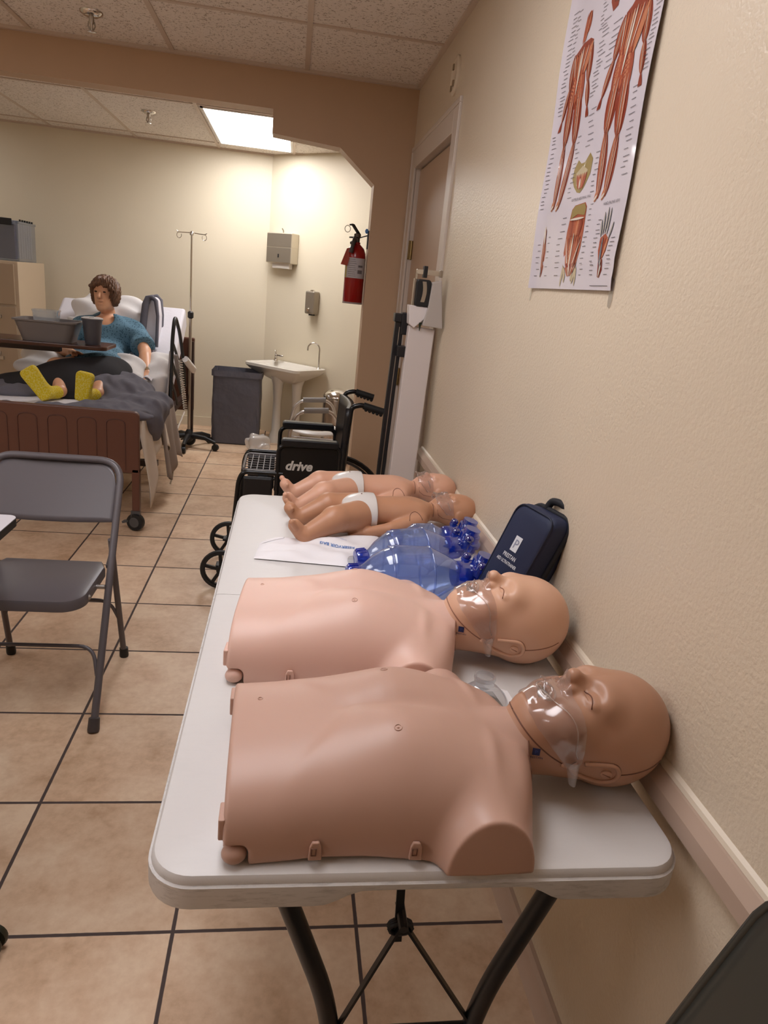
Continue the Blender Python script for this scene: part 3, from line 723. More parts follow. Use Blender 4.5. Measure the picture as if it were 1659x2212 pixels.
for a, b in (((-3.185, 6.395), (-2.825, 6.412)), ((-3.185, 6.792), (-2.825, 6.81)), ((-3.185, 6.395), (-3.17, 6.81)), ((-2.84, 6.395), (-2.825, 6.81))): rm.box((a[0], a[1], z1 - .012), (b[0], b[1], z1 + .006))
obj('rim', rm, film('clear_tote_plastic', ''), t)
obj('latch', MB().box((-3.06, 6.385, z1 - .03), (-2.87, 6.40, z1 + .022)), m_blackp, t, bevel=.004)
m_fold = M('pale_hanging_folder', 'c5cbd8', .7); m_navyc = M('navy_binder_cover', '2f3560', .4)
for i in range(6):
    y = 6.47 + .055 * i
    o = obj('hanging_folder', MB().box((-3.15, y, 1.43), (-2.845, y + .012, 1.70)).box((-3.165, y + .003, 1.713), (-2.832, y + .009, 1.722)), m_fold)
    tag(o, 'hanging file folder inside the clear tote, %s from the front' % ('first', 'second', 'third', 'fourth', 'fifth', 'sixth')[i], 'folder', 'hanging folders in the tote')
    k = MB()
    for x in (-3.165, -2.835): k.box((x - .006, y, 1.716), (x + .006, y + .012, 1.732))
    obj('hook', k, m_blackp, o)
o = obj('binder', MB().box((-3.13, 6.415, 1.42), (-2.86, 6.455, 1.69)), m_navyc, bevel=.004); tag(o, 'dark blue binder standing at the front of the clear tote', 'binder')

# ------------------------------------------------------------------ hospital bed
m_brown = M('brown_moulded_plastic', '5f3a2c', .42); m_brownd = M('dark_brown_steel', '35221b', .45)
m_sheet = M('white_bed_sheet', 'd9d6dc', .85, bump=(18, .25, .01)); m_grey_f = M('grey_quilt', '66646d', .9, bump=(30, .3, .008)); m_blk_f = M('black_blanket', '201e22', .9, bump=(30, .2, .006)); m_cream_f = M('ivory_drape', 'd6cabd', .85, bump=(18, .25, .01))
BX0, BX1 = -2.43, -1.41
t = thing('hospital_bed', 'hospital bed with brown footboard and raised white backrest', 'bed', (-1.92, 5.1, 0))
BED = t
def fb(u, v): return (u, v)
pts = [(BX0, .345), (BX1, .345), (BX1, .67)] + [(BX1 - .03 + .03 * math.cos(a), .67 + .03 * math.sin(a)) for a in [math.radians(15 * k) for k in range(1, 7)]] + [(BX0 + .03, .708), (BX0, .68)]
fbo = obj('footboard', MB().prism(pts, 4.0, 4.035, lambda u, v, y: (u, y, v)), m_brown, t, bevel=.006)
gr = MB()
for k in range(6):
    x = -2.36 + .155 * k
    gr.tube(fillet([(x, 3.9995, .36), (x, 3.9995, .645), (x + .05, 3.9995, .655), (x + .10, 3.9995, .645), (x + .10, 3.9995, .36)], .03, 4), .0030, 6)
obj('moulded_groove', gr, M('brown_groove', '55332a', .5), fbo, smooth=60)
for x in (BX1 - .022, BX0 + .022):
    obj('post', MB().box((x - .02, 4.0, .085), (x + .022, 4.045, .37)), m_brown, t, bevel=.004)
    for y in (4.0, 6.25):
        c = MB().lathe([(.02, -.018), (.05, -.016), (.053, 0), (.05, .016), (.02, .018)], (x, y, .054), (.35, 1, 0), 22)
        cs = obj('caster', c, m_blackp, t, smooth=40)
        obj('caster_hub', MB().lathe([(.028, -.021), (.03, -.02), (.03, .02), (.028, .021)], (x, y, .054), (.35, 1, 0), 18).bar((x, y, .054), (x, y, .12), .05, .02).bar((x - .03, y + .01, .06), (x - .075, y + .02, .045), .03, .012), M('grey_hub', '4c4a4a', .5), cs)
obj('headboard', MB().prism([(BX0, .30), (BX1, .30), (BX1, .93), (BX0, .93)], 6.30, 6.335, lambda u, v, y: (u, y, v)), m_brown, t, bevel=.01)
obj('post', MB().box((BX1 - .045, 6.26, .085), (BX1, 6.30, .9)).box((BX0, 6.26, .085), (BX0 + .045, 6.30, .9)), m_brownd, t)
df = MB()
for x in (BX0 + .08, BX1 - .08): df.box((x - .02, 4.04, .40), (x + .02, 6.28, .45))
df.box((BX0 + .1, 5.0, .12), (BX0 + .14, 5.05, .42)).box((BX0 + .08, 5.0, .12), (BX1 - .08, 5.06, .16))
for y in (4.5, 5.2): df.box((BX0 + .08, y, .40), (BX1 - .08, y + .04, .44))
obj('frame', df, m_brownd, t)
mm = MB().prism([(4.06, .50), (5.32, .50), (6.16, 1.03), (6.10, 1.16), (6.06, 1.18), (5.27, .655), (4.06, .65)], BX0 + .03, BX1 - .045, lambda u, v, x: (x, u, v))
obj('mattress', mm, m_sheet, t, bevel=.035, seg=4)
# side rail on the right
rl = MB(); X = BX1 + .005
rl.tube(fillet([(X, 5.03, .60), (X, 5.10, 1.02), (X, 5.20, 1.17), (X, 5.42, 1.04), (X, 5.62, .82), (X, 5.72, .60)], .07, 5), .013, 10)
rl.tube([(X, 5.13, .98), (X, 5.45, .80), (X, 5.6, .62)], .010, 8); rl.tube([(X, 5.09, .86), (X, 5.36, .70), (X, 5.5, .58)], .010, 8)
rl.tube([(X, 5.05, .74), (X, 5.24, .62), (X, 5.34, .52)], .009, 8)
obj('side_rail', rl, m_blackp, t, smooth=60)
sl = MB(); sl.bar((X - .02, 5.00, .52), (X - .012, 5.10, .93), .012, .05, (0, 1, 0))
for k in range(4): sl.bar((X + .008, 5.18 + .11 * k, .90 - .09 * k), (X + .008, 5.29 + .11 * k, .80 - .09 * k), .014, .03, (1, 0, 0))
obj('rail_slat', sl, M('pale_grey_rail_plastic', 'a39e9e', .5), t, bevel=.004)
cc = MB(); cc.tube([(X + .03 + .014 * math.cos(k * .9), 5.25 + .5 * k / 150 * .6 + .014 * math.sin(k * .9), .86 - .42 * k / 150) for k in range(150)], .0035, 5)
obj('coil_cord', cc, M('ivory_cord', 'c8bfb2', .5), t, smooth=60)
cc = MB().tube(smooth_path([(X + .04, 5.43, .45), (X + .02, 5.15, .34), (X + .03, 4.95, .30), (X + .05, 4.85, .14), (X + .04, 4.80, .06)], 8), .006, 6)
obj('cord', cc, M('ivory_cord', ''), t, smooth=60)
obj('hand_grip', MB().tube([(X + .02, 5.58, .83), (X + .06, 5.72, .74), (X + .06, 5.75, .72)], [.025, .028, .018], 10), M('white_grip', 'dcd8d4', .5), t, smooth=60)

def wr(P, a, f): return a * (np.sin(P[:, 0] * f + 3 * np.sin(P[:, 1] * f * .6)) + np.sin(P[:, 1] * f * 1.3 + P[:, 2] * f + 2 * np.sin(P[:, 0] * f * .5)))
def soft(name, fn, lo, hi, h, mat, parent=None, label=None, cat=None, group=None):
    o = obj(name, smesh(surf(fn, lo, hi, h, 2)), mat, parent, smooth=180)
    if cat: tag(o, label, cat, group)
    return o
# draped sheet hanging over the right side near the foot
def drape(u, v):
    y = 4.05 + .85 * u; fold = .022 * math.sin(u * 26 + 2 * v) * v + .018 * math.sin(u * 11)
    L = .30 + .22 * math.exp(-((u - .08) / .12) ** 2) + .05 * math.sin(u * 9)
    return (BX1 - .035 + .055 * v ** .6 + fold * .6 + .02 * v, y, .655 - L * v + .006 * math.sin(u * 30))
o = obj('bed_sheet', MB().grid(drape, 50, 16), m_cream_f, None, smooth=180); tag(o, 'ivory sheet hanging down beside the brown footboard', 'sheet'); s_ = o.modifiers.new('s', 'SOLIDIFY'); s_.thickness = .004
def drape2(u, v):
    y = 4.55 + .5 * u
    return (BX1 + .015 + .05 * v + .02 * math.sin(u * 14) * v, y, .60 - (.42 + .05 * math.sin(u * 6)) * v)
o = obj('taupe_blanket', MB().grid(drape2, 24, 12), M('taupe_blanket_cloth', '8d8078', .9), None, smooth=180); tag(o, 'taupe blanket hanging behind the ivory sheet at the bed side', 'blanket'); s_ = o.modifiers.new('s', 'SOLIDIFY'); s_.thickness = .006
# quilt and blanket over the legs
def quilt(P):
    d = s_ell(P, (-1.70, 4.76, .69), (.23, .24, .11)); d = smin(d, s_ell(P, (-1.56, 4.58, .655), (.23, .22, .068)), .05)
    d = smin(d, s_ell(P, (-1.44, 4.50, .64), (.11, .24, .075)), .05); d = smin(d, s_ell(P, (-1.405, 4.40, .57), (.065, .17, .105)), .05)
    d = smin(d, s_ell(P, (-1.80, 4.115, .655), (.46, .085, .04)), .03); d = smin(d, s_ell(P, (-2.25, 4.66, .665), (.2, .2, .06)), .05)
    d = smin(d, s_ell(P, (-1.62, 4.25, .655), (.2, .16, .05)), .05)
    return d + wr(P, .005, 24) + wr(P[:, [1, 0, 2]], .0025, 55)
soft('quilt', quilt, (-2.5, 4.0, .42), (-1.30, 5.2, .86), .011, m_grey_f, None, 'grey quilt heaped over the lower right half of the bed', 'quilt')
def blk(P):
    d = s_ell(P, (-1.95, 4.82, .665), (.34, .25, .195)); d = smin(d, s_ell(P, (-1.96, 4.76, .655), (.33, .255, .12)), .05); d = smin(d, s_ell(P, (-2.22, 4.72, .68), (.24, .17, .085)), .07); d = smin(d, s_ell(P, (-1.81, 4.94, .76), (.17, .22, .120)), .05)
    return d + wr(P, .003, 14)
soft('blanket', blk, (-2.52, 4.44, .45), (-1.56, 5.22, .92), .011, m_blk_f, None, 'black blanket over the knees of the manikin in bed', 'blanket')
# pillows
def pillow(c, r, ax, deg, wrk=.006):
    def f(P):
        q = rot(P, c, ax, deg) - A3(c); e = (np.abs(q[:, 0] / r[0]) ** 3 + np.abs(q[:, 1] / r[1]) ** 3) ** (1 / 3)
        k = np.sqrt(e ** 2.2 + (np.abs(q[:, 2]) / r[2]) ** 2)
        return (k - 1) * r[2] * .7 + wr(P, wrk, 22)
    return f
def psoft(name, c, r, ax, deg, mat, label, grp=None):
    m_ = max(r) * 1.15; soft(name, pillow(c, r, ax, deg), A3(c) - m_, A3(c) + m_, .013, mat, None, label, 'pillow', grp)
m_pil = M('white_pillowcase', 'dcd8d6', .85, bump=(20, .2, .008))
psoft('pillow', (-1.96, 5.80, 1.10), (.30, .19, .07), 'X', 36, m_pil, 'white pillow behind the head of the manikin in bed', None)
psoft('pillow', (-1.755, 5.06, .745), (.17, .22, .085), 'X', 20, m_pil, 'white pillow under the bent arm with the wristband', None)
psoft('pillow', (-2.28, 5.22, .76), (.17, .2, .085), 'X', 20, m_pil, 'white pillow at the far left side of the bed under the tray', None)
psoft('pillow', (-1.52, 5.22, .74), (.10, .26, .10), 'X', 25, m_pil, 'white pillow wedged against the black side rail', None)
t = thing('folded_pad', 'grey and white folded pad standing beside the manikin on the bed', 'pad', (-1.655, 5.74, .95))
pts = [(-1.715, .90), (-1.70, 1.20), (-1.685, 1.245), (-1.655, 1.255), (-1.625, 1.23), (-1.605, 1.12), (-1.60, .90)]
obj('lining', MB().prism([(x, z) for x, z in pts], 5.62, 5.84, lambda u, v, y: (u, y + (v - .9) * .35, v)), m_sheet, t, bevel=.03, seg=4)
bd = MB(); 
for yo in (5.60, 5.80): bd.tube([(x, yo + (z - .9) * .35, z) for x, z in pts], [.026, .026, .024, .02, .016, .012, .012], 8)
bd.grid(lambda u, v: (-1.718 + .008 * math.sin(v * 9), 5.60 + .22 * u + .115 * v, .90 + .33 * v), 5, 9)
obj('binding', bd, m_grey_f, t, smooth=70)
o = obj('blanket_tail', MB().tube(smooth_path([(-1.645, 5.60, .93), (-1.60, 5.45, .86), (-1.53, 5.32, .78), (-1.47, 5.2, .70)], 6), .022, 8, flat=(1, 0, 0)), m_grey_f, t, smooth=180)

# ------------------------------------------------------------------ patient manikin in the bed
m_skin = M('manikin_vinyl_tan', 'e3ab86', .42, sss=.05)
PT = thing('patient_manikin', 'dressed nursing manikin with brown hair sitting up in the hospital bed', 'manikin', (-1.95, 5.3, .65))
HC = A3((-1.975, 5.60, 1.243))
def hd(P):
    Q = rot(rot(P, HC, 'X', -8), HC, 'Z', -6)
    c = HC
    d = s_ell(Q, c + (0, .015, .025), (.076, .093, .092)); d = smin(d, s_ell(Q, c + (0, -.012, -.055), (.056, .07, .072)), .03)
    d = smin(d, s_ell(Q, c + (0, -.058, -.104), (.026, .024, .02)), .025)
    d = smin(d, s_cone(Q, c + (0, -.082, .012), c + (0, -.104, -.028), .007, .014), .012)
    for s in (-1, 1):
        d = smax(d, -s_ell(Q, c + (.031 * s, -.088, .012), (.018, .012, .011)), .012); d = smin(d, s_ell(Q, c + (.031 * s, -.068, .011), (.014, .012, .010)), .004)
        d = smin(d, s_ell(Q, c + (.077 * s, .01, -.01), (.010, .02, .032)), .006)
    d = smin(d, s_ell(Q, c + (0, -.078, -.052), (.024, .012, .006)), .006); d = smin(d, s_ell(Q, c + (0, -.076, -.075), (.02, .012, .007)), .006)
    d = smax(d, -s_ell(Q, c + (0, -.094, -.063), (.017, .022, .007)), .004)
    return d
def hand(d, P, w, dirv, side, flat):
    """palm and five curled fingers from wrist w along dirv; side is towards the thumb, flat is the back of the hand"""
    w = A3(w); f = A3(dirv); f = f / np.linalg.norm(f); s = A3(side); s = s - f * (s @ f); s /= np.linalg.norm(s); n = np.cross(s, f); n = n if n @ A3(flat) > 0 else -n
    for k in range(4): d = smin(d, s_cone(P, w + s * (.010 - .007 * k), w + f * .075 + s * (.028 - .019 * k), .016, .012), .010)
    for k, L in enumerate((.066, .076, .070, .055)):
        a = w + f * .078 + s * (.030 - .020 * k); b = a + f * L * .5 - n * .008; c = b + f * L * .4 - n * .022
        d = smin(d, s_cone(P, a, b, .0095, .0085), .004); d = smin(d, s_cone(P, b, c, .0085, .007), .004)
    a = w + f * .022 + s * .022; b = a + f * .03 + s * .028 - n * .01; c = b + f * .03 + s * .006 - n * .008
    d = smin(d, s_cone(P, a, b, .013, .011), .008); d = smin(d, s_cone(P, b, c, .011, .009), .005)
    return d
SHL, SHR = A3((-2.15, 5.63, .985)), A3((-1.745, 5.60, .985))
ELR, WRR = A3((-1.648, 5.40, .885)), A3((-1.577, 5.13, .762)); ELL, WRL = A3((-2.245, 5.36, .845)), A3((-2.08, 5.13, .862))
def torso_p(P):
    d = s_ell(P, (-1.95, 5.60, .93), (.185, .12, .17)); d = smin(d, s_ell(P, (-1.95, 5.36, .79), (.16, .16, .12)), .1)
    d = smin(d, s_cone(P, SHL + (.04, 0, 0), SHR - (.04, 0, 0), .07, .07), .06)
    return d
def body(P):
    d = hd(P)
    d = smin(d, s_cone(P, (-1.965, 5.63, 1.18), (-1.955, 5.67, 1.02), .047, .06), .03)
    d = smin(d, torso_p(P), .03)
    for S, E, W_ in ((SHL, ELL, WRL), (SHR, ELR, WRR)):
        d = smin(d, s_cone(P, S, E, .053, .041), .03); d = smin(d, s_cone(P, E, E + (W_ - E) * .3, .042, .043), .012); d = smin(d, s_cone(P, E + (W_ - E) * .3, W_, .043, .026), .012)
    d = hand(d, P, WRR, WRR - ELR, (-1, 0, .2), (0, .3, 1)); d = hand(d, P, WRL, (.9, -.35, -.05), (0, -1, .3), (0, 0, 1))
    for s, kx in ((-1, -2.10), (1, -1.80)):
        ax = -1.975 if s < 0 else -1.755
        d = smin(d, s_cone(P, (-1.95 + .09 * s, 5.28, .74), (kx, 4.86, .79), .085, .06), .04); d = smin(d, s_cone(P, (kx, 4.86, .79), (ax, 4.50, .70), .055, .036), .03)
        d = smin(d, s_cone(P, (ax, 4.50, .70), (ax - .03, 4.44, .69), .036, .035), .02)
    return d
bo = obj('body', smesh(surf(body, (-2.36, 4.34, .58), (-1.46, 5.82, 1.40), .0075, 2)), m_skin, PT, smooth=180)
def eye(s):
    Q = HC + np.array([.031 * s, -.0785, .012]); return Q
ey = MB(); br = MB()
for s in (-1, 1):
    e = rot(rot(eye(s)[None] + 0, HC, 'Z', 6), HC, 'X', 8)[0]; ey.ball(tuple(e), (.011, .007, .0055), 10, 7)
obj('eye', ey, M('dark_eye', '2a1c16', .2), PT, smooth=180)
def hair(P):
    Q = rot(rot(P, HC, 'X', -8), HC, 'Z', -6)
    d = s_ell(Q, HC + (0.004, .022, .042), (.100, .112, .102)); d = smin(d, s_ell(Q, HC + (.062, .035, -.012), (.034, .056, .062)), .03); d = smin(d, s_ell(Q, HC + (-.064, .03, -.01), (.030, .052, .060)), .03)
    Q2 = rot(Q, HC, 'Y', 12); face = s_box(Q2, HC + (-.004, -.135, -.055), (.070, .10, .110), .04); face2 = s_ell(Q, HC + (0, -.1, -.13), (.058, .12, .09))
    d = smax(d, -smin(face, face2, .02), .012)
    d = smin(d, s_cone(Q, HC + (.03, -.066, .092), HC + (-.068, -.062, .050), .022, .014), .016); d = smin(d, s_cone(Q, HC + (-.02, -.056, .095), HC + (.074, -.050, .035), .020, .012), .016)
    a = np.arctan2(Q[:, 0] - HC[0] - .02, Q[:, 1] - HC[1] - .02)
    return d + .0055 * np.sin(a * 19 + Q[:, 2] * 70 + 2 * np.sin(a * 5)) + .003 * np.sin(a * 43 - Q[:, 2] * 95)
t_ = NT('brown_wig'); t_.b.inputs['Roughness'].default_value = .5; wv = t_.noise(t_.coord(), 45, 4); t_.l(t_.mix(wv, lin('46301f'), lin('8a6247')), t_.b.inputs['Base Color'])
obj('hair', smesh(surf(hair, HC - .17, HC + .17, .006, 1)), t_.m, PT, smooth=180)
def gown(P):
    d = torso_p(P) - .022
    d = smin(d, s_ell(P, (-1.94, 5.20, .785), (.21, .20, .11)), .08)
    for S, E in ((SHL, ELL), (SHR, ELR)):
        n = (E - S) / np.linalg.norm(E - S); d = smin(d, smax(s_cone(P, S, E, .076, .088), (P - S - (E - S) * .80) @ n, .006), .03)
    d = smax(d, -s_ell(P, (-1.96, 5.555, 1.085), (.075, .10, .05)), .012)
    return d + wr(P, .004, 30)
t_ = NT('blue_patterned_gown'); co = t_.coord(); v_ = t_.n('ShaderNodeTexVoronoi', Scale=70); t_.l(co, v_.inputs['Vector']); r_ = t_.n('ShaderNodeMapRange'); r_.inputs[1].default_value = .25; r_.inputs[2].default_value = .4; t_.l(v_.outputs['Distance'], r_.inputs[0])
t_.l(t_.mix(r_.outputs[0], lin('37596b'), lin('5f8499')), t_.b.inputs['Base Color']); t_.b.inputs['Roughness'].default_value = .85
obj('gown', smesh(surf(gown, (-2.36, 4.96, .62), (-1.52, 5.86, 1.14), .009, 1)), t_.m, PT, smooth=180)
t_ = NT('yellow_gripper_sock'); co = t_.coord(); t_.b.inputs['Roughness'].default_value = .9
nf = t_.noise(co, 120, 2); r_ = t_.n('ShaderNodeMapRange'); r_.inputs[1].default_value = .5; r_.inputs[2].default_value = .56; t_.l(nf, r_.inputs[0]); t_.l(t_.mix(t_.math('MULTIPLY', r_.outputs[0], .6), lin('d9bd1c'), lin('e3d67a')), t_.b.inputs['Base Color']); t_.bump(r_.outputs[0], .3)
m_sock = t_.m
def sock(heel, toe, ank, w):
    heel, toe, ank = A3(heel), A3(toe), A3(ank); up = toe - heel; L = np.linalg.norm(up); up /= L
    n = np.cross(up, (1, 0, 0)); n /= np.linalg.norm(n); n = n if n[1] < 0 else -n; s = np.cross(up, n)
    def f(P):
        Q = P - heel; u = Q @ up; a = Q @ s; b = Q @ n
        wd = w * (.72 + .30 * np.clip(u / L, 0, 1) - .25 * np.clip((u / L - .82) / .18, 0, 1.5) ** 2)
        q = np.stack([np.maximum(np.abs(a) - wd + .012, 0), np.maximum(np.abs(b + .02 * 0) - .016 + .006, 0), np.maximum(np.abs(u - L / 2) - L / 2 + .012, 0)], 1)
        d = np.linalg.norm(q, axis=1) - .012
        d = smin(d, s_cone(P, heel + up * .03 - n * .03, ank, .038, .040), .03)
        return smin(d, s_cone(P, heel + up * .06 - n * .025, heel + up * (L - .04) - n * .015, .034, .02), .03)
    return f
for heel, toe, ank in (((-2.005, 4.375, .672), (-2.118, 4.37, .842), (-1.985, 4.47, .695)), ((-1.815, 4.375, .672), (-1.785, 4.37, .845), (-1.765, 4.47, .695))):
    lo = np.minimum(np.minimum(heel, toe), ank) - .08; hi = np.maximum(np.maximum(heel, toe), ank) + .08
    obj('sock', smesh(surf(sock(heel, toe, ank, .053), lo, hi, .006, 2)), m_sock, PT, smooth=180)
wb = MB()
ax_ = (WRR - ELR) / np.linalg.norm(WRR - ELR)
for off_, c_ in ((-.012, 0), (.006, 0)): wb.lathe([(.029, -.004), (.0315, -.003), (.0315, .003), (.029, .004)], tuple(WRR + ax_ * off_ - ax_ * .02), tuple(ax_), 18, cap=False)
obj('wristband', wb, M('olive_wristband', '8a7a52', .5), PT, smooth=60)
o = obj('tissue', MB().grid(lambda u, v: (-1.585 + .07 * u, 4.93 + .09 * v, .735 + .035 * math.sin(u * 3) * math.sin(v * 3 + 1) + .02 * v), 8, 8), m_sheet, None, smooth=180); tag(o, 'white cloth scrap beside the manikin hand with the wristband', 'cloth')

# ------------------------------------------------------------------ overbed table and what stands on it
t = thing('overbed_table', 'overbed table with dark brown wood top across the bed', 'table', (-2.55, 4.95, 0))
obj('tabletop', MB().prism(rrect(-2.72, 4.80, -1.775, 5.12, .045), .925, .950, lambda u, v, z: (u, v, z)), M('dark_walnut_laminate', '4e2f24', .25, var=(9, .15)), t, bevel=.005)
cs = MB().box((-2.60, 4.94, .06), (-2.54, 5.0, .925)).box((-2.68, 4.94, .88), (-2.10, 4.99, .922)); obj('column', cs, m_brownd, t, bevel=.004)
obj('base', MB().box((-2.60, 4.55, .06), (-2.54, 5.40, .095)).box((-2.60, 4.55, .06), (-1.95, 4.60, .09)).box((-2.60, 5.35, .06), (-1.95, 5.40, .09)), m_brownd, t, bevel=.004)
for x, y in ((-1.97, 4.575), (-1.97, 5.375), (-2.58, 4.575), (-2.58, 5.375)): obj('caster', MB().lathe([(.01, -.012), (.028, -.01), (.028, .01), (.01, .012)], (x, y, .031), (0, 1, 0), 14), m_blackp, t, smooth=40)
def tub(name, label, cx, cy, z0, z1, w0, d0, w1, d1, r, mat, rim, cat, th=.004):
    def ring(w, d, z, k): return [(cx + u, cy + v, z) for u, v in rrect(-w + k, -d + k, w - k, d - k, r, 5)]
    rs = [ring(w0, d0, z0, 0), ring(w1, d1, z1 - .012, 0), ring(w1 + rim, d1 + rim, z1 - .010, 0), ring(w1 + rim, d1 + rim, z1, 0), ring(w1, d1, z1, th), ring(w0, d0, z0 + th, th)]
    n = len(rs[0]); V = [p for q_ in rs for p in q_]; F = [(i * n + j, i * n + (j + 1) % n, (i + 1) * n + (j + 1) % n, (i + 1) * n + j) for i in range(5) for j in range(n)] + [tuple(range(n)), tuple(range(5 * n, 6 * n))]
    o = obj(name, MB().raw(V, F), mat, None, smooth=40); tag(o, label, cat); return o
tub('wash_basin', 'grey plastic wash basin on the overbed table', -2.155, 4.93, .9505, 1.085, .150, .095, .185, .125, .05, M('grey_basin_plastic', '77706e', .35), .012, 'basin')
tub('clear_cup', 'clear plastic container standing in the grey wash basin', -2.17, 4.93, .956, 1.145, .06, .045, .075, .055, .02, film('clear_cup_plastic', 'eef0f2', .06, .1, .16), .003, 'container', .002)
pc = MB().lathe([(.045, 0), (.047, .004), (.062, .155), (.066, .156), (.066, .166), (.060, .166), (.045, .008), (0, .008)], (-1.885, 4.92, .9505), (0, 0, 1), 26, cap=False)
t = thing('water_pitcher', 'dark grey water pitcher with pale lid on the overbed table', 'pitcher', (-1.885, 4.92, .9505))
obj('body', pc, M('dark_grey_plastic', '54535a', .4), t, smooth=40)
obj('lid', MB().lathe([(.0, .176), (.05, .175), (.066, .170), (.067, .166), (.0, .165)], (-1.885, 4.92, .9505), (0, 0, 1), 26, cap=False).box((-1.89, 4.87, 1.122), (-1.86, 4.89, 1.130)), M('pale_lid_plastic', 'cfcdcc', .4), t, smooth=40)

# ------------------------------------------------------------------ drip stand
t = thing('iv_pole', 'chrome drip stand with four hooks and black five-legged base', 'drip stand', (-1.43, 6.18, 0))
x, y = -1.43, 6.18
obj('pole', MB().tube([(x, y, .1), (x, y, 1.12)], .0125, 12), m_steel, t, smooth=60); obj('pole_extension', MB().tube([(x, y, 1.1), (x, y, 1.755)], .008, 10), m_chrome, t, smooth=60)
obj('clamp', MB().lathe([(.012, 0), (.024, .01), (.024, .05), (.014, .06)], (x, y, 1.095), (0, 0, 1), 14), m_blackp, t, smooth=40)
hk = MB().lathe([(.016, 0), (.018, .02), (.01, .03)], (x, y, 1.745), (0, 0, 1), 12)
for k in range(4):
    a = math.radians(8 + 90 * k); dx, dy = math.cos(a), math.sin(a)
    hk.tube([(x, y, 1.765), (x + .10 * dx, y + .10 * dy, 1.76), (x + .118 * dx, y + .118 * dy, 1.772)], .0035, 6)
    hk.tube([Vector((x + .098 * dx, y + .098 * dy, 1.738)) + Vector((dx * .018 * math.cos(b), dy * .018 * math.cos(b), .022 * math.sin(b))) for b in [math.radians(-210 + 300 * i / 14) for i in range(15)]], .003, 6)
obj('hook', hk, m_chrome, t, smooth=60)
bs = MB().lathe([(.03, .06), (.045, .08), (.04, .12), (.018, .16)], (x, y, 0), (0, 0, 1), 16)
for k in range(5):
    a = math.radians(-92 + 72 * k); dx, dy = math.cos(a), math.sin(a); bs.tube([(x, y, .105), (x + .15 * dx, y + .15 * dy, .10), (x + .25 * dx, y + .25 * dy, .07)], [.025, .02, .017], 8)
obj('base', bs, m_blackp, t, smooth=50)
for k in range(5):
    a = math.radians(-92 + 72 * k); dx, dy = math.cos(a), math.sin(a); c = (x + .252 * dx, y + .252 * dy, .031)
    obj('caster', MB().lathe([(.01, -.018), (.028, -.016), (.030, 0), (.028, .016), (.01, .018)], c, (dy, -dx, 0), 14), m_blackp, t, smooth=40)

# ------------------------------------------------------------------ laundry hamper
t = thing('laundry_hamper', 'dark grey fabric laundry hamper against the back wall', 'hamper', (-1.05, 6.55, 0))
m_ham = M('charcoal_nylon', '585760', .48, bump=(7, .5, .03))
def hm(u, v):
    p = rrect(-.21, -.15, .21, .15, .03, 4); n = len(p); k = u * n; i = int(k) % n; j = (i + 1) % n; f = k - int(k)
    X, Y = p[i][0] * (1 - f) + p[j][0] * f, p[i][1] * (1 - f) + p[j][1] * f
    s = 1 + .02 * math.sin(v * 3.1) + .012 * math.sin(u * 40 + v * 7) * (1 - v * .5) + .008 * math.sin(v * 21 + 5 * math.sin(u * 12))
    return (-1.055 + X * s + .005, 6.54 + Y * s + .02 * v, .01 + .645 * v)
obj('bag', MB().grid(hm, 84, 26, cu=True), m_ham, t, smooth=180)
obj('rim', MB().grid(lambda u, v: tuple(np.array(hm(u, .93 + .07 * v)) + np.array([0, 0, .008 * v]) + .012 * np.array([hm(u, .9)[0] + 1.05, hm(u, .9)[1] - 6.55, 0]) / .2), 84, 5, cu=True), m_ham, t, smooth=180)
obj('base', MB().box((-1.26, 6.40, 0), (-.85, 6.70, .015)), m_blackp, t)

# ------------------------------------------------------------------ corner sink
SC0 = A + DD * .52 - DN * .235
def sk(s, dep, z): p = SC0 + DD * s - DN * dep; return (p.x, p.y, z)
m_por = M('white_porcelain', 'd9d3c8', .15)
t = thing('pedestal_sink', 'white porcelain sink on slim pedestals across the corner', 'sink', tuple(sk(0, 0, 0)))
def bring(k, z, w=.335, d=.215): return [sk(a, b, z) for a, b in rrect(-w + k, -d + k, w - k, d - k, max(.02, .06 - k * .3), 6)]
rs = [bring(.21, .575, .33, .24), bring(.13, .615), bring(.03, .675), bring(.0, .705), bring(0, .728), bring(.006, .733), bring(.028, .733), bring(.045, .722), bring(.07, .66), bring(.13, .625)]
n = len(rs[0]); V = [p for q_ in rs for p in q_]
obj('basin', MB().raw(V, [(i * n + j, i * n + (j + 1) % n, (i + 1) * n + (j + 1) % n, (i + 1) * n + j) for i in range(len(rs) - 1) for j in range(n)] + [tuple(range(n)), tuple(range((len(rs) - 1) * n, len(rs) * n))]), m_por, t, smooth=45)
for s, dp in ((-.05, .03), (.10, -.07)):
    c = sk(s, dp, 0); obj('pedestal', MB().lathe([(.075, 0), (.07, .03), (.042, .12), (.038, .40), (.05, .55), (.075, .63)], c, (0, 0, 1), 20), m_por, t, smooth=40)
obj('drain_pipe', MB().tube([sk(.02, -.13, .0), sk(.02, -.13, .6)], .018, 10), M('ivory_pipe', 'c8bda8', .5), t, smooth=60)
fc = MB(); c = sk(-.26, -.14, .733); fc.lathe([(.022, 0), (.02, .02), (.014, .03), (.014, .06)], c, (0, 0, 1), 12); fc.bar((c[0], c[1], c[2] + .055), (c[0] + .07, c[1] - .03, c[2] + .05), .02, .014); fc.bar((c[0], c[1], c[2] + .06), (c[0] - .01, c[1] + .02, c[2] + .10), .014, .01)
obj('tap', fc, m_chrome, t, smooth=40, bevel=.002)
c = Vector(sk(.275, -.15, .733)); e = Vector(sk(.275, -.15, 0)) ; dv = (Vector(sk(-.1, .1, 0)) - Vector(sk(.275, -.15, 0))).normalized()
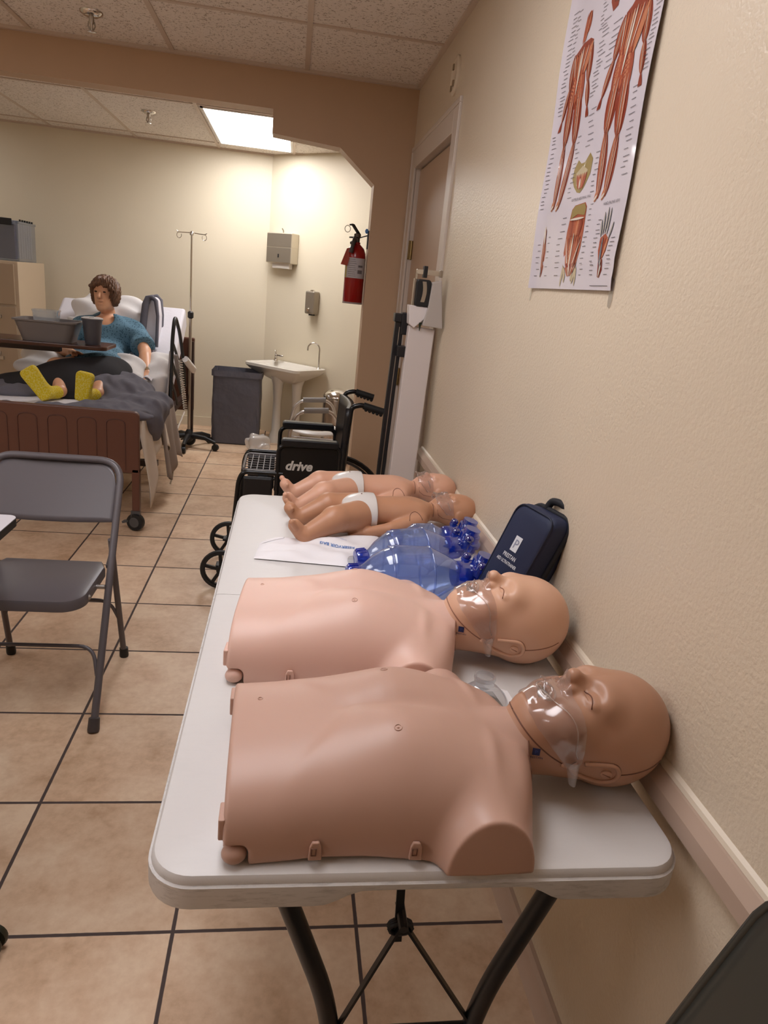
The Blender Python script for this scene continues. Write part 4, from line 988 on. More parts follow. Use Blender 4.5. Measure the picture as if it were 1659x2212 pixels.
P = [c, c + Vector((0, 0, .17))] + [c + Vector((0, 0, .17)) + dv * (.055 - .055 * math.cos(b)) + Vector((0, 0, .055 * math.sin(b))) for b in [math.radians(15 * i) for i in range(1, 12)]]
P.append(P[-1] + Vector((0, 0, -.03)))
obj('gooseneck_spout', MB().tube(P, .0075, 10).lathe([(.02, 0), (.012, .012)], tuple(c), (0, 0, 1), 12), m_chrome, t, smooth=60)

def wb_box(s0, s1, d0, d1, z0, z1, mb):
    V = []
    for z in (z0, z1):
        for s, d_ in ((s0, d0), (s1, d0), (s1, d1), (s0, d1)):
            p = A + DD * s - DN * d_; V.append((p.x, p.y, z))
    return mb.raw(V, [(0, 1, 2, 3), (4, 5, 6, 7), (0, 1, 5, 4), (1, 2, 6, 5), (2, 3, 7, 6), (3, 0, 4, 7)])
def wpt(s, d_, z): p = A + DD * s - DN * d_; return (p.x, p.y, z)
def s_of(x, y): return (Vector((x, y, 0)) - A).dot(DD)
m_disp = M('satin_stainless_lit', 'cfc6b4', .45, .6)  # lighter copy: the towel dispenser's lit side is put into the colour
m_dispd = M('satin_stainless_shaded', '9c9284', .4, .7)  # darker copy of the same steel: front shade in the colour, soap dispenser shares it
t = thing('towel_dispenser', 'stainless paper towel dispenser on the corner wall above the sink', 'dispenser', wpt(.2, .05, 1.6))
s0 = .07; s1 = .385
wb_box(s0, s1, .001, .10, 1.62, 1.885, mb := MB()); bo_ = obj('cabinet', mb, m_disp, t, bevel=.008)
wb_box(s0 + .008, s1 - .004, .10, .1025, 1.628, 1.755, mb := MB()); wb_box(s0 + .008, s1 - .004, .10, .1025, 1.762, 1.875, mb); obj('front_panel', mb, m_dispd, bo_)
mb = MB().tube([wpt(.23, .104, 1.67), wpt(.23, .104, 1.70)], .006, 8); obj('level_window', mb, m_blackp, bo_)
mb = MB(); wb_box(s0 + .06, s1 - .04, .03, .075, 1.575, 1.625, mb); obj('paper_towel', mb, M('white_paper', 'd9d2c8', .9), t, bevel=.004)
mb = MB().tube([wpt(.23, .05, 1.885), wpt(.23, .05, 1.905), wpt(.225, .065, 1.925)], .006, 8); obj('key', mb, m_steel, t, smooth=60)
t = thing('soap_dispenser', 'stainless soap dispenser on the corner wall right of the towel dispenser', 'dispenser', wpt(.63, .05, 1.2))
s0 = s_of(-.43, 6.76); s1 = s0 + .11
wb_box(s0, s1, .001, .085, 1.205, 1.405, mb := MB()); b_ = obj('body', mb, m_dispd, t, bevel=.014, seg=3)
mb = MB().tube([wpt((s0 + s1) / 2, .085, 1.245), wpt((s0 + s1) / 2, .10, 1.24)], .014, 12); obj('push_button', mb, m_chrome, t, smooth=40)
mb = MB().lathe([(.022, 0), (.022, .012), (.01, .018)], wpt((s0 + s1) / 2, .045, 1.402), (0, 0, 1), 14); obj('filler_cap', mb, m_chrome, t, smooth=40)
mb = MB(); wb_box((s0 + s1) / 2 - .02, (s0 + s1) / 2 + .02, .02, .06, 1.192, 1.21, mb); obj('spout', mb, m_blackp, t)

# trash can, commode, things on the floor
t = thing('trash_can', 'round stainless step trash can with domed lid by the corner sink', 'trash can', (-.165, 6.0, 0))
obj('body', MB().lathe([(.125, 0), (.127, .02), (.127, .55)], (-.165, 6.0, 0), (0, 0, 1), 30), M('brushed_stainless_can', 'b3a9a0', .25, 1), t, smooth=40)
obj('lid', MB().lathe([(.130, .55), (.131, .575), (.12, .60), (.08, .628), (.03, .64), (.0, .641)], (-.165, 6.0, 0), (0, 0, 1), 30, cap=False), m_chrome, t, smooth=40)
obj('base_ring', MB().lathe([(.131, 0), (.131, .025), (.128, .026)], (-.165, 6.0, 0), (0, 0, 1), 30), m_blackp, t, smooth=40)
t = thing('commode_chair', 'aluminium commode chair with grey arm pads behind the wheelchair', 'chair', (-.37, 5.2, 0))
m_alu = M('anodised_aluminium', 'c9c4c0', .25, .9); m_gpad = M('grey_arm_pad', '86827f', .55)
for y in (4.98, 5.45):
    obj('arm_tube', MB().tube(fillet([(-.565, y, .43), (-.53, y, .60), (-.25, y, .625), (-.20, y, .43)], .09, 7), .0125, 10), m_alu, t, smooth=60)
    obj('arm_pad', MB().tube([(-.475, y, .610), (-.30, y, .623)], .020, 12), m_gpad, t, smooth=40)
    for x in (-.565, -.20): obj('leg', MB().tube([(x, y, .012), (x, y, .44)], .0125, 10), m_alu, t, smooth=60)
obj('seat', MB().lathe([(.09, 0), (.19, 0), (.195, .012), (.18, .025), (.10, .02), (.09, 0)], (-.38, 5.215, .42), (0, 0, 1), 26, cap=False), M('white_seat_plastic', 'd5d0cb', .35), t, smooth=50)
obj('seat_frame', MB().tube([(-.565, 4.98, .41), (-.565, 5.45, .41), (-.2, 5.45, .41), (-.2, 4.98, .41)], .011, 8, closed=True), m_alu, t, smooth=60)
def bagf(P):
    return s_ell(P, (-.83, 6.18, .07), (.10, .10, .085)) + wr(P, .012, 40)
soft('plastic_bag', bagf, (-.98, 6.04, 0.004), (-.68, 6.32, .19), .010, film('milky_plastic_bag', 'f2f2f2', .1, .15, .55), None, 'crumpled white plastic bag on the floor beside the laundry hamper', 'bag')
o = obj('flat_carton', MB().box((-.86, 5.62, .001), (-.52, 5.86, .075)), M('white_card', 'cfc9c2', .7), None, bevel=.004); tag(o, 'flat white carton on the floor beneath the sink', 'box')

# ------------------------------------------------------------------ fire extinguisher on the jamb of the opening
t = thing('fire_extinguisher', 'red fire extinguisher hanging at the edge of the wide opening', 'fire extinguisher', (-.246, 4.365, 1.385))
ex, ey_ = -.246, 4.365; m_red = M('red_gloss_enamel', '96120f', .2)
obj('cylinder', MB().lathe([(.054, 0), (.0585, .006), (.0585, .255), (.056, .285), (.045, .312), (.028, .328), (.02, .335), (.02, .345)], (ex, ey_, 1.385), (0, 0, 1), 32), m_red, t, smooth=40)
obj('base_ring', MB().lathe([(.059, -.001), (.0595, .008), (.0585, .009)], (ex, ey_, 1.385), (0, 0, 1), 32, cap=False), M('grey_ring', '9a8c88', .5), t)
lb = MB().grid(lambda u, v: (ex + .0592 * math.cos(math.radians(-178 + 215 * u)), ey_ + .0592 * math.sin(math.radians(-178 + 215 * u)), 1.53 + .112 * v), 26, 3)
l_ = obj('label', lb, M('silver_label', 'b5b1b4', .45), t, smooth=180, label='silver instruction label')
def cyl(u, v): a = math.radians(-90) + u / .0596; return (ex + .0598 * math.cos(a), ey_ + .0598 * math.sin(a), 1.586 + v)
for uu, w_, cl in ((-.073, .012, 'b8a43a'),):
    obj('label_stripe', MB().grid(lambda u, v: cyl(uu + w_ * u, -.055 + .11 * v), 3, 3), M('yellow_label', 'b8a43a', .5), l_)
ln = MB()
for k in range(9): ln.grid(lambda u, v, k=k: cyl(-.05 + .045 * u + .004 * (k % 3), .046 - .0115 * k + .0022 * v), 4, 2)
ln.grid(lambda u, v: cyl(.012 + .03 * u, -.03 + .02 * v), 4, 3); ln.grid(lambda u, v: cyl(.014 + .03 * u, .005 + .012 * v), 4, 3)
obj('label_print', ln, M('label_grey_print', '6b6668', .6), l_)
vh = MB().lathe([(.016, 0), (.016, .03), (.02, .034), (.02, .05), (.01, .055)], (ex, ey_, 1.725), (0, 0, 1), 14); vh.bar((ex - .012, ey_ - .01, 1.735), (ex - .035, ey_ - .04, 1.72), .02, .014)
obj('valve', vh, M('dull_brass_valve', '5a5148', .35, .7), t, smooth=40)
hd_ = MB().bar((ex + .012, ey_, 1.770), (ex - .035, ey_ - .035, 1.822), .022, .010).bar((ex - .035, ey_ - .035, 1.822), (ex - .05, ey_ - .045, 1.818), .02, .009); hd_.bar((ex + .008, ey_, 1.757), (ex - .045, ey_ - .035, 1.752), .022, .008)
obj('lever', hd_, m_blackp, t, bevel=.003)
obj('pull_ring', MB().tube([(ex - .062 + .016 * math.cos(a), ey_ - .02, 1.797 + .018 * math.sin(a)) for a in [i * PI / 10 for i in range(20)]], .0018, 5, closed=True), m_steel, t, smooth=60)
obj('hose', MB().tube(smooth_path([(ex - .018, ey_ - .035, 1.752), (ex - .022, ey_ - .058, 1.735), (ex - .030, ey_ - .066, 1.70), (ex - .036, ey_ - .066, 1.668)], 5), [.011] * 12 + [.013] * 4, 10), M('dark_hose_rubber', '3d352f', .5), t, smooth=60)
obj('inspection_tag', MB().raw([(ex - .02, ey_ - .03, 1.705), (ex - .058, ey_ - .025, 1.69), (ex - .088, ey_ - .028, 1.60), (ex - .050, ey_ - .052, 1.595)], [(0, 1, 2, 3)]).raw([(ex - .02, ey_ - .0305, 1.705), (ex - .058, ey_ - .0255, 1.69), (ex - .088, ey_ - .0285, 1.60), (ex - .050, ey_ - .0525, 1.595)], [(3, 2, 1, 0)]), M('orange_red_tag', '9c3218', .5), t)
obj('wall_hook', MB().bar((ex + .01, ey_, 1.755), (-.182, ey_, 1.775), .012, .006).box((-.188, ey_ - .02, 1.70), (-.182, ey_ + .02, 1.80)), m_blackp, t)
obj('blue_seal', MB().ball((-.196, 4.345, 1.795), (.010, .006, .014), 10, 7), M('blue_seal_plastic', '4f86c8', .4), t, smooth=180)
# ------------------------------------------------------------------ wheelchair beyond the table
m_wb = M('black_gloss_frame', '101012', .25); m_vin = M('black_vinyl', '141417', .35, bump=(40, .06)); m_rub = M('black_rubber', '161616', .6)
YN, YF = 3.235, 3.665
t = thing('wheelchair', 'black wheelchair parked beyond the far end of the white table', 'wheelchair', (-.5, 3.45, 0))
for y, sg in ((YN, -1), (YF, 1)):
    o_ = .0
    obj('back_cane', MB().tube(fillet([(-.325, y, .50), (-.318, y, .70), (-.300, y, .955 - .004), (-.255, y, .962), (-.235, y, .957)], .05, 6), .012, 10), m_wb, t, smooth=60)
    h = MB().tube([(-.245, y, .960), (-.15, y, .938)], .0165, 12)
    for k in range(5): h.ball((-.232 + .018 * k, y, .943 - .0045 * k), (.009, .012, .011), 8, 6)
    obj('push_handle', h, m_rub, t, smooth=60)
    # arm assembly: skirt guard with padded rest
    ar = MB().tube(fillet([(-.625, y, .45), (-.625, y, .745), (-.335, y, .752), (-.335, y, .45)], .04, 6), .011, 10)
    obj('arm_frame', ar, m_wb, t, smooth=60)
    if sg < 0: obj('skirt_guard', MB().prism([(a, b) for a, b in rrect(-.62, .50, -.34, .742, .02)], y - .004, y + .004, lambda u, v, q: (u, q, v)), M('black_skirt_panel', '0f0f11', .3), t)
    obj('arm_pad', MB().prism(rrect(-.615, .746, -.345, .780, .014, 4), y - .026, y + .026, lambda u, v, q: (u, q, v + .0 * u)), m_vin, t, bevel=.006)
    fr_ = MB().tube(fillet([(-.30, y, .46), (-.62, y, .46), (-.78, y, .46)], .05, 4), .011, 10)
    fr_.tube(fillet([(-.60, y, .606), (-.785, y, .606), (-.805, y, .56), (-.835, y, .14)], .05, 6), .011, 10).tube([(-.62, y, .46), (-.62, y, .17)], .011, 10).tube([(-.30, y, .50), (-.30, y, .16), (-.62, y, .16)], .011, 10)
    obj('side_frame', fr_, m_wb, t, smooth=60)
    obj('calf_pad', MB().box((-.785, y - .012, .40), (-.645, y + .012, .585)), m_vin, t, bevel=.01)
    fp = MB().box((-.90, y - .06 if sg > 0 else y, .11), (-.78, y if sg > 0 else y + .06, .122)); obj('footplate', fp, m_blackp, t, bevel=.003)
    # rear wheel
    wc = (-.325, y + sg * .045, .305)
    rw = obj('rear_wheel', MB().lathe([(.280, -.012), (.300, -.014), (.305, 0), (.300, .014), (.280, .012), (.280, -.012)], wc, (0, 1, 0), 48, cap=False), m_rub, t, smooth=50)
    obj('handrim', MB().tube([(wc[0] + .262 * math.cos(a), wc[1] + sg * .035, wc[2] + .262 * math.sin(a)) for a in [i * PI / 24 for i in range(48)]], .0085, 8, closed=True), M('grey_handrim', '77787c', .3, .6), rw, smooth=60)
    sp = MB().lathe([(.03, -.03), (.03, .03)], wc, (0, 1, 0), 16)
    for k in range(8):
        a = k * PI / 4; sp.bar(wc, (wc[0] + .285 * math.cos(a), wc[1], wc[2] + .285 * math.sin(a)), .012, .02)
    obj('spokes', sp, m_blackp, rw)
    cc_ = (-.872, y, .1025)
    cw = obj('front_caster', MB().lathe([(.082, -.014), (.098, -.012), (.102, 0), (.098, .012), (.082, .014), (.082, -.014)], cc_, (0, 1, 0), 36, cap=False), m_rub, t, smooth=50)
    sp = MB().lathe([(.022, -.018), (.022, .018)], cc_, (0, 1, 0), 14)
    for k in range(5):
        a = k * 2 * PI / 5 + .4; sp.bar(cc_, (cc_[0] + .085 * math.cos(a), cc_[1], cc_[2] + .085 * math.sin(a)), .012, .016)
    sp.lathe([(.084, -.008), (.084, .008), (.078, .008), (.078, -.008), (.084, -.008)], cc_, (0, 1, 0), 30, cap=False)
    obj('caster_spokes', sp, m_blackp, cw)
    fk = MB().bar((cc_[0], y - .024, cc_[2]), (cc_[0] + .05, y - .024, .24), .02, .005, (1, 0, 0)).bar((cc_[0], y + .024, cc_[2]), (cc_[0] + .05, y + .024, .24), .02, .005, (1, 0, 0)).lathe([(.028, .23), (.02, .26), (.018, .33)], (cc_[0] + .05, y, 0), (0, 0, 1), 12).bar((cc_[0] + .05, y, .31), (-.62, y, .31), .02, .025)
    obj('caster_fork', fk, m_wb, t)
obj('seat', MB().box((-.64, YN + .02, .50), (-.31, YF - .02, .545)), m_vin, t, bevel=.015)
def bk(u, v): z = .54 + .40 * v; return (-.318 + .02 * v - .0 + .025 * (1 - (2 * u - 1) ** 2), YN - .012 + (YF - YN + .024) * u, z)
o = obj('backrest', MB().grid(bk, 16, 10), m_vin, t, smooth=180); s_ = o.modifiers.new('s', 'SOLIDIFY'); s_.thickness = .030
obj('maker_lettering', text_mb('drive', .062, lambda a, b: (-.592 + a, YN - .0052, .630 + b), bold=.0022, align='LEFT', shear=.25), M('pale_print', 'c9c3bb', .5), t)
lp = MB().tube(fillet([(-.63, YN + .05, .60), (-.79, YN + .05, .60), (-.79, YF - .05, .60), (-.63, YF - .05, .60)], .04, 4), .008, 8)
for k in range(6): lp.bar((-.785 + .03 * k, YN + .05, .60), (-.785 + .03 * k, YF - .05, .60), .004, .004)
for k in range(7): lp.bar((-.79, YN + .08 + .045 * k, .60), (-.62, YN + .08 + .045 * k, .60), .004, .004)
obj('wire_tray', lp, M('grey_wire', '6c686a', .4, .6), t)
obj('leg_strap', MB().bar((-.70, YN, .50), (-.70, YF, .50), .05, .004), m_vin, t)
obj('cross_brace', MB().bar((-.46, YN, .20), (-.46, YF, .46), .02, .02).bar((-.47, YF, .20), (-.47, YN, .46), .02, .02), m_wb, t)

# ------------------------------------------------------------------ column scale by the wall
m_sw = M('white_scale_enamel', 'd2c8c4', .4); m_swg = M('grey_scale_enamel', 'b3aaa3', .45)
SY = 2.95
t = thing('column_scale', 'white physician column scale with black height rod by the door', 'scale', (-.09, SY, 0))
def q(px, z): return (px, z)
col_ = [(-.150, .06), (-.040, .06), (-.008, 1.345), (-.118, 1.352)]
obj('column', MB().prism(col_, SY, SY + .05, lambda u, v, y: (u, y, v)), m_sw, t, bevel=.004)
obj('base', MB().box((-.30, SY - .12, .03), (.005, SY + .22, .07)).box((-.28, SY - .10, .0), (-.01, SY + .2, .03)), m_sw, t, bevel=.006)
obj('platform_mat', MB().box((-.29, SY - .11, .07), (-.155, SY + .2, .074)), m_blackp, t)
obj('head_plate', MB().prism([(-.128, 1.435), (-.040, 1.43), (-.058, 1.385), (-.10, 1.345), (-.122, 1.36)], SY - .015, SY + .05, lambda u, v, y: (u, y, v)), M('white_scale_plate', 'dcd4d2', .35), t, bevel=.003)
obj('head_panel', MB().prism([(-.045, 1.530), (-.008, 1.54), (.017, 1.352), (-.068, 1.358), (-.052, 1.43)], SY - .03, SY + .02, lambda u, v, y: (u, y, v)), m_swg, t, bevel=.003)
obj('poise_box', MB().prism(rrect(-.108, 1.432, -.048, 1.538, .012, 4), SY - .02, SY + .04, lambda u, v, y: (u, y, v)), m_blackp, t, bevel=.004)
obj('dial_strip', MB().grid(lambda u, v: (-.086 + .016 * u + .006 * math.sin(v * 3), SY - .0215, 1.45 + .08 * v), 3, 8), m_steel, t)
obj('frame_strut', MB().box((-.116, SY, 1.43), (-.106, SY + .02, 1.54)), m_steel, t)
obj('beam', MB().box((-.112, SY - .01, 1.556), (-.004, SY + .006, 1.576)).box((-.112, SY - .006, 1.535), (-.106, SY + .004, 1.56)), m_chrome, t, bevel=.002)
obj('sliding_poise', MB().box((-.084, SY - .018, 1.545), (-.068, SY + .014, 1.590)), m_blackp, t, bevel=.002)
obj('beam_end', MB().box((-.018, SY - .014, 1.552), (-.004, SY + .01, 1.58)).lathe([(.008, 0), (.01, .01), (.004, .02)], (-.022, SY - .02, 1.515), (0, 0, 1), 10), m_steel, t, bevel=.002)
obj('pointer', MB().lathe([(.001, 0), (.006, .03), (.008, .034)], (-.075, SY - .01, 1.335), (0, 0, 1), 8), M('green_black_pointer', '22301f', .4), t, smooth=40)
HX = [(-.196, .06), (-.163, .06), (-.128, 1.385), (-.165, 1.39)]
obj('height_rod', MB().prism(HX, SY + .07, SY + .10, lambda u, v, y: (u, y, v)), m_black, t, bevel=.003)
obj('rod_inset', MB().prism([(-.183, .1), (-.180, .1), (-.145, 1.34), (-.148, 1.34)], SY + .0685, SY + .071, lambda u, v, y: (u, y, v)), m_steel, t)
obj('rod_cap', MB().box((-.172, SY + .06, 1.36), (-.125, SY + .11, 1.395)).box((-.142, SY + .055, 1.31), (-.112, SY + .11, 1.40)), m_black, t, bevel=.003)
obj('rod_bracket', MB().box((-.152, SY + .02, 1.22), (-.105, SY + .09, 1.265)), m_black, t, bevel=.003)
# ------------------------------------------------------------------ adult training manikins
def head_f(P):
    Y = np.abs(P[:, 1]); Q = np.stack([P[:, 0], Y, P[:, 2]], 1)
    d = s_ell(Q, (.580, 0, .096), (.096, .077, .095))
    d = smin(d, s_ell(Q, (.492, 0, .098), (.070, .060, .066)), .035)
    d = smin(d, s_ell(Q, (.444, 0, .112), (.029, .043, .036)), .022)
    d = smin(d, s_ell(Q, (.543, .022, .163), (.018, .034, .020)), .03)
    d = smin(d, s_ell(Q, (.492, .042, .130), (.030, .022, .022)), .03)
    d = smin(d, s_cone(Q, (.542, 0, .163), (.5045, 0, .1885), .0095, .0122), .014)
    d = smin(d, s_ell(Q, (.499, .0115, .1705), (.011, .0068, .0080)), .006)
    d = smax(d, -s_ell(Q, (.524, .033, .1885), (.013, .020, .014)), .014)
    d = smin(d, s_ell(Q, (.525, .034, .163), (.0125, .019, .0115)), .005)
    d = smax(d, -s_ell(Q, (.517, .034, .1735), (.0018, .019, .005)), .002)
    d = smax(d, -s_ell(Q, (.4895, .0080, .1735), (.0065, .0046, .0065)), .002)
    d = smin(d, s_ell(Q, (.465, 0, .149), (.018, .027, .014)), .010)
    d = smax(d, -s_ell(Q, (.463, 0, .163), (.0095, .022, .020)), .004)
    d = smax(d, -s_ell(Q, (.444, 0, .152), (.006, .024, .007)), .010)
    d = smin(d, s_cone(Q, (.505, 0, .070), (.40, 0, .068), .050, .047), .018)
    d = smax(d, -(Q[:, 2] - .0005), .006)
    return smax(d, .408 - Q[:, 0], .003)
def torso_f(P):
    x = P[:, 0]; y = np.abs(P[:, 1]); z = P[:, 2]
    xs = [-.1, 0, .06, .12, .18, .235, .29, .34, .38, .42, .46, .6]
    w = np.interp(x, xs, [.168, .168, .166, .163, .163, .166, .170, .172, .168, .155, .14, .14]); h = np.interp(x, xs, [.103, .105, .112, .121, .131, .137, .134, .124, .112, .098, .085, .08])
    k = .03
    for dx in (-.02, .02): h = h * .6 + .2 * np.interp(x + dx, xs, [.103, .105, .112, .121, .131, .137, .134, .124, .112, .098, .085, .08]) * 2 if dx > 0 else h
    bump = .014 * np.exp(-((x - .240) / .070) ** 2 - ((y - .075) / .065) ** 2) - .006 * np.exp(-(y / .018) ** 2 - ((x - .25) / .08) ** 2)
    xr = .165 - 1.05 * y ** 1.15
    rib = .0042 / (1 + np.exp(-(x - xr) / .006)) * np.exp(-(y / .13) ** 4)
    bump += rib + .005 * np.exp(-((x - (.372 - .10 * y)) / .012) ** 2) * np.exp(-((y - .09) / .055) ** 2)
    bump -= .006 * np.exp(-((x - .385) / .02) ** 2 - (y / .03) ** 2)
    q = ((y / w) ** 3.2 + (np.maximum(z, 0) / (h + bump)) ** 2.7) ** (1 / 2.95)
    d = (q - 1) * .085
    # shoulder line: the cut runs from the neck base out to the stump
    d = smax(d, (x - (.440 - .20 * np.maximum(y - .03, 0))) * .98, .028)
    Q = np.stack([x, y, z], 1)
    st = s_ell(np.stack([x, z * .62], 1)[:, [0, 1]].repeat(1, 0) if False else np.stack([x, np.zeros_like(x), z], 1), (.346, 0, .0), (.058, 1, .084))
    st = smax(st, y - .190, .0035); st = smax(st, .10 - y, .02)
    d = smin(d, st, .030)
    d = smin(d, s_cone(Q, (.52, 0, .070), (.330, 0, .058), .0565, .059), .007)
    d = smax(d, x - (.432 + .045 * (z - .07)), .0025)
    d = smax(d, -(x + .010 + .018 * P[:, 1]), .006)
    # bottom edge lifts between the stump and the waist
    d = smax(d, -(z - .0005 - .006 * np.clip(np.sin(PI * np.clip((x - .02) / .26, 0, 1)), 0, 1)), .003)
    # notch for the corner knob
    d = smax(d, -s_box(Q, (-.014, .168, .0), (.040, .030, .030), .012), .004)
    return d
def skin(name, col, rough=.42):
    t = NT(name); co = t.coord(); b = t.b; b.inputs['Roughness'].default_value = rough; b.inputs['Specular IOR Level'].default_value = .4
    f = t.noise(co, 7, 3); c = lin(col); t.l(t.mix(f, tuple(x * .93 for x in c[:3]) + (1,), tuple(min(1, x * 1.07) for x in c[:3]) + (1,)), b.inputs['Base Color'])
    b.inputs['Subsurface Weight'].default_value = .08; b.inputs['Subsurface Radius'].default_value = (.01, .004, .002); b.inputs['Subsurface Scale'].default_value = .4
    t.bump(t.noise(co, 900, 2), .03, .001); return t.m
m_film = film('clear_shield_film', 'f4ece8', .03, .16, .20, 'eadfd8', bump=(38, .12))
m_filmw = film('milky_film', 'f4ece8', .08, .15, .22, 'e6dad2', bump=(60, .3))
m_ink = M('navy_print', '1c2554', .5)
HEADM = surf(head_f, (.385, -.09, -.004), (.672, .09, .215), .0026, 3)
TORSOM = surf(torso_f, (-.036, -.20, -.004), (.45, .20, .175), .0036, 3)
HD, TD = {}, {}
def side_pts(pts, fn, off, sgn=-1): return drop(fn, [(x, sgn * .24, z) for x, z in pts], (0, -sgn, 0), off)
def manikin(org, deg, ct, ch, crv, label, first):
    xf = Xf(org, deg); t = thing('training_manikin', label, 'manikin', org, 'adult training manikins')
    mt, mh, mg = skin(ct[0], ct[1]), skin(ch[0], ch[1], .38), M(crv[0], crv[1], .5)
    obj('torso', smesh(TORSOM, xf), mt, t, smooth=180); hd_ = obj('head', smesh(HEADM, xf), mh, t, smooth=180)
    W_ = lambda A_: [tuple(p) for p in xf(A3(A_))]
    both = lambda P: np.minimum(head_f(P), torso_f(P))
    # seam along the jaw, the moulded ear and the seam round the back of the skull
    for s in (-1, 1):
        jaw = smooth_path([(.4155, .128, 0), (.424, .118, 0), (.443, .100, 0), (.466, .083, 0), (.487, .071, 0)], 6)
        jp = side_pts([(p.x, p.y) for p in jaw], head_f, .0001, s); obj('jaw_seam', MB().tube(W_(jp), .0012, 6), mg, hd_, smooth=180)
        kb_ = side_pts([(.489, .070)], head_f, .001, s)[0]; obj('jaw_hinge', MB().ball(W_([kb_])[0], (.0075, .005, .0048), 14, 9), mh, hd_, smooth=180)
        ear = smooth_path([(.506, .077, 0), (.499, .069, 0), (.502, .060, 0), (.525, .046, 0), (.550, .041, 0), (.567, .050, 0), (.569, .067, 0), (.559, .080, 0), (.538, .080, 0), (.516, .078, 0)], 5)
        ep = side_pts([(p.x, p.y) for p in ear], head_f, .0012, s); obj('ear', MB().tube(W_(ep), .0036, 8), mh, hd_, smooth=180)
        eg = side_pts([(p.x + (p.x - .535) * .085, p.y + (p.y - .062) * .14) for p in ear[:-2]], head_f, .0001, s); obj('ear_seam', MB().tube(W_(eg), .0014, 6), mg, hd_, smooth=180)
        sc = side_pts([(.552, .062)], head_f, .0, s)[0]; nrm = grad(head_f, sc[None])[0]; nrm /= np.linalg.norm(nrm)
        sw = obj('ear_screw', MB().lathe([(.0085, -.002), (.0085, .0022), (.007, .0032), (0, .0034)], W_([sc])[0], tuple(xf(nrm) - xf(A3((0, 0, 0)))), 18, cap=False), mh, hd_, smooth=40)
        dv = np.cross(nrm, (0, 0, 1)); dv /= np.linalg.norm(dv); dv = dv * .9 + np.array([0, 0, .35]); a_ = sc + nrm * .0035
        obj('screw_slot', MB().bar(*W_([a_ - dv * .007, a_ + dv * .007]), .0012, .001), mg, sw)
        bp = side_pts([(p.x, p.y) for p in smooth_path([(.571, .062, 0), (.595, .065, 0), (.625, .070, 0), (.645, .076, 0)], 5)], head_f, .0001, s); obj('skull_seam', MB().tube(W_(bp), .0011, 6), mg, hd_, smooth=180)
        # maker's mark on the neck
        if s < 0:
            pj = lambda u, v, o_: (u, v, o_)
            def lay(mb): A_ = A3(mb.v); mb.v = W_(drop(both, np.stack([A_[:, 0], np.full(len(A_), s * .24), A_[:, 1]], 1), (0, -s, 0), A_[:, 2])); return mb
            lg = obj('maker_mark', lay(MB().grid(lambda u, v: pj(.4375 + .011 * u + .0, .082 + .012 * v, .0007), 4, 4)), m_ink, hd_)
            obj('maker_lettering', lay(text_mb('P', .009, lambda a, b: pj(.443 + a, .0845 + b, .0010))), M('pale_navy_print', '3c4a86', .5), lg)
            obj('maker_lettering', lay(text_mb('PRESTAN', .0052, lambda a, b: pj(.4435 + a, .0765 + b, .0008), cw=1.0)), m_ink, hd_)
    # the collar edge of the chest skin
    ring = []
    for i in range(41):
        a = math.radians(-100 + 200 * i / 40); dv = np.array([0, math.sin(a), math.cos(a)]); p0 = np.array([.432 + .045 * .06 * math.cos(a), 0, .072]) + dv * .2
        p0[0] = .433 + .045 * .055 * math.cos(a)
        p0[0] -= .0035; ring.append(drop(torso_f, p0, -dv, .0002)[0])
    obj('collar_seam', MB().tube(W_(ring), .0011, 6), mg, hd_, smooth=180)
    # waist hardware
    for s in (-1, 1):
        c = W_([(.003 - .005 * s, s * .158, .0135)])[0]; obj('corner_knob', MB().ball(c, (.0165, .0145, .0135), 18, 12), mt, t, smooth=180)
        for x in (.112, .245):
            e0 = drop(torso_f, (x, s * .24, .014), (0, -s, 0), 0)[0]
            pts = [(x + a, .0085 + b) for a, b in ((-.0090, 0), (.0090, 0), (.0075, .020), (.0045, .027), (-.0045, .027), (-.0075, .020))]
            V0 = [drop(torso_f, (a, s * .24, b), (0, -s, 0), .0005)[0] for a, b in pts]; V1 = [v + np.array([0, s * .006, .0012]) for v in V0]
            n = 6; cp = obj('side_clip', MB().raw(W_(V0 + V1), [tuple(range(n)), tuple(range(n, 2 * n))] + [(i, (i + 1) % n, n + (i + 1) % n, n + i) for i in range(n)]), mt, t, bevel=.0015)
            y1 = (V1[0] + V1[3]) / 2 + np.array([0, s * .0012, 0]); obj('clip_slot', MB().tube(W_([y1 + (-.003, 0, -.005), y1 + (.003, 0, -.005), y1 + (.003, 0, .006), y1 + (-.003, 0, .006)]), .0009, 6, closed=True), mg, cp)
        obj('waist_tab', MB().prism([(-.0165 - .003 * s, .03), (-.008 - .003 * s, .03), (-.008 - .003 * s, .062), (-.0165 - .003 * s, .062)], s * .12, s * .155, lambda u, v, q: tuple(xf(A3((u, q, v))))), mt, t, bevel=.002)
        c = drop(torso_f, (.222, s * .077, .3), (0, 0, -1), .0001)[0]
        nr = grad(torso_f, c[None])[0]; nr /= np.linalg.norm(nr); u_ = np.cross(nr, (0, 1, 0)); u_ /= np.linalg.norm(u_); v_ = np.cross(nr, u_)
        obj('nipple', MB().tube(W_([c + .0052 * (u_ * math.cos(a) + v_ * math.sin(a)) for a in [i * PI / 9 for i in range(18)]]), .0009, 6, closed=True).ball(W_([c])[0], (.0020, .0020, .0010), 8, 6), mt, t, smooth=180)
    dm = drop(torso_f, (.03, .05, .3), (0, 0, -1), .0002)[0]; obj('dimple', MB().tube(W_([dm + (.0035 * math.cos(a), .0035 * math.sin(a), 0) for a in [i * PI / 6 for i in range(12)]]), .0009, 5, closed=True), mt, t, smooth=180)
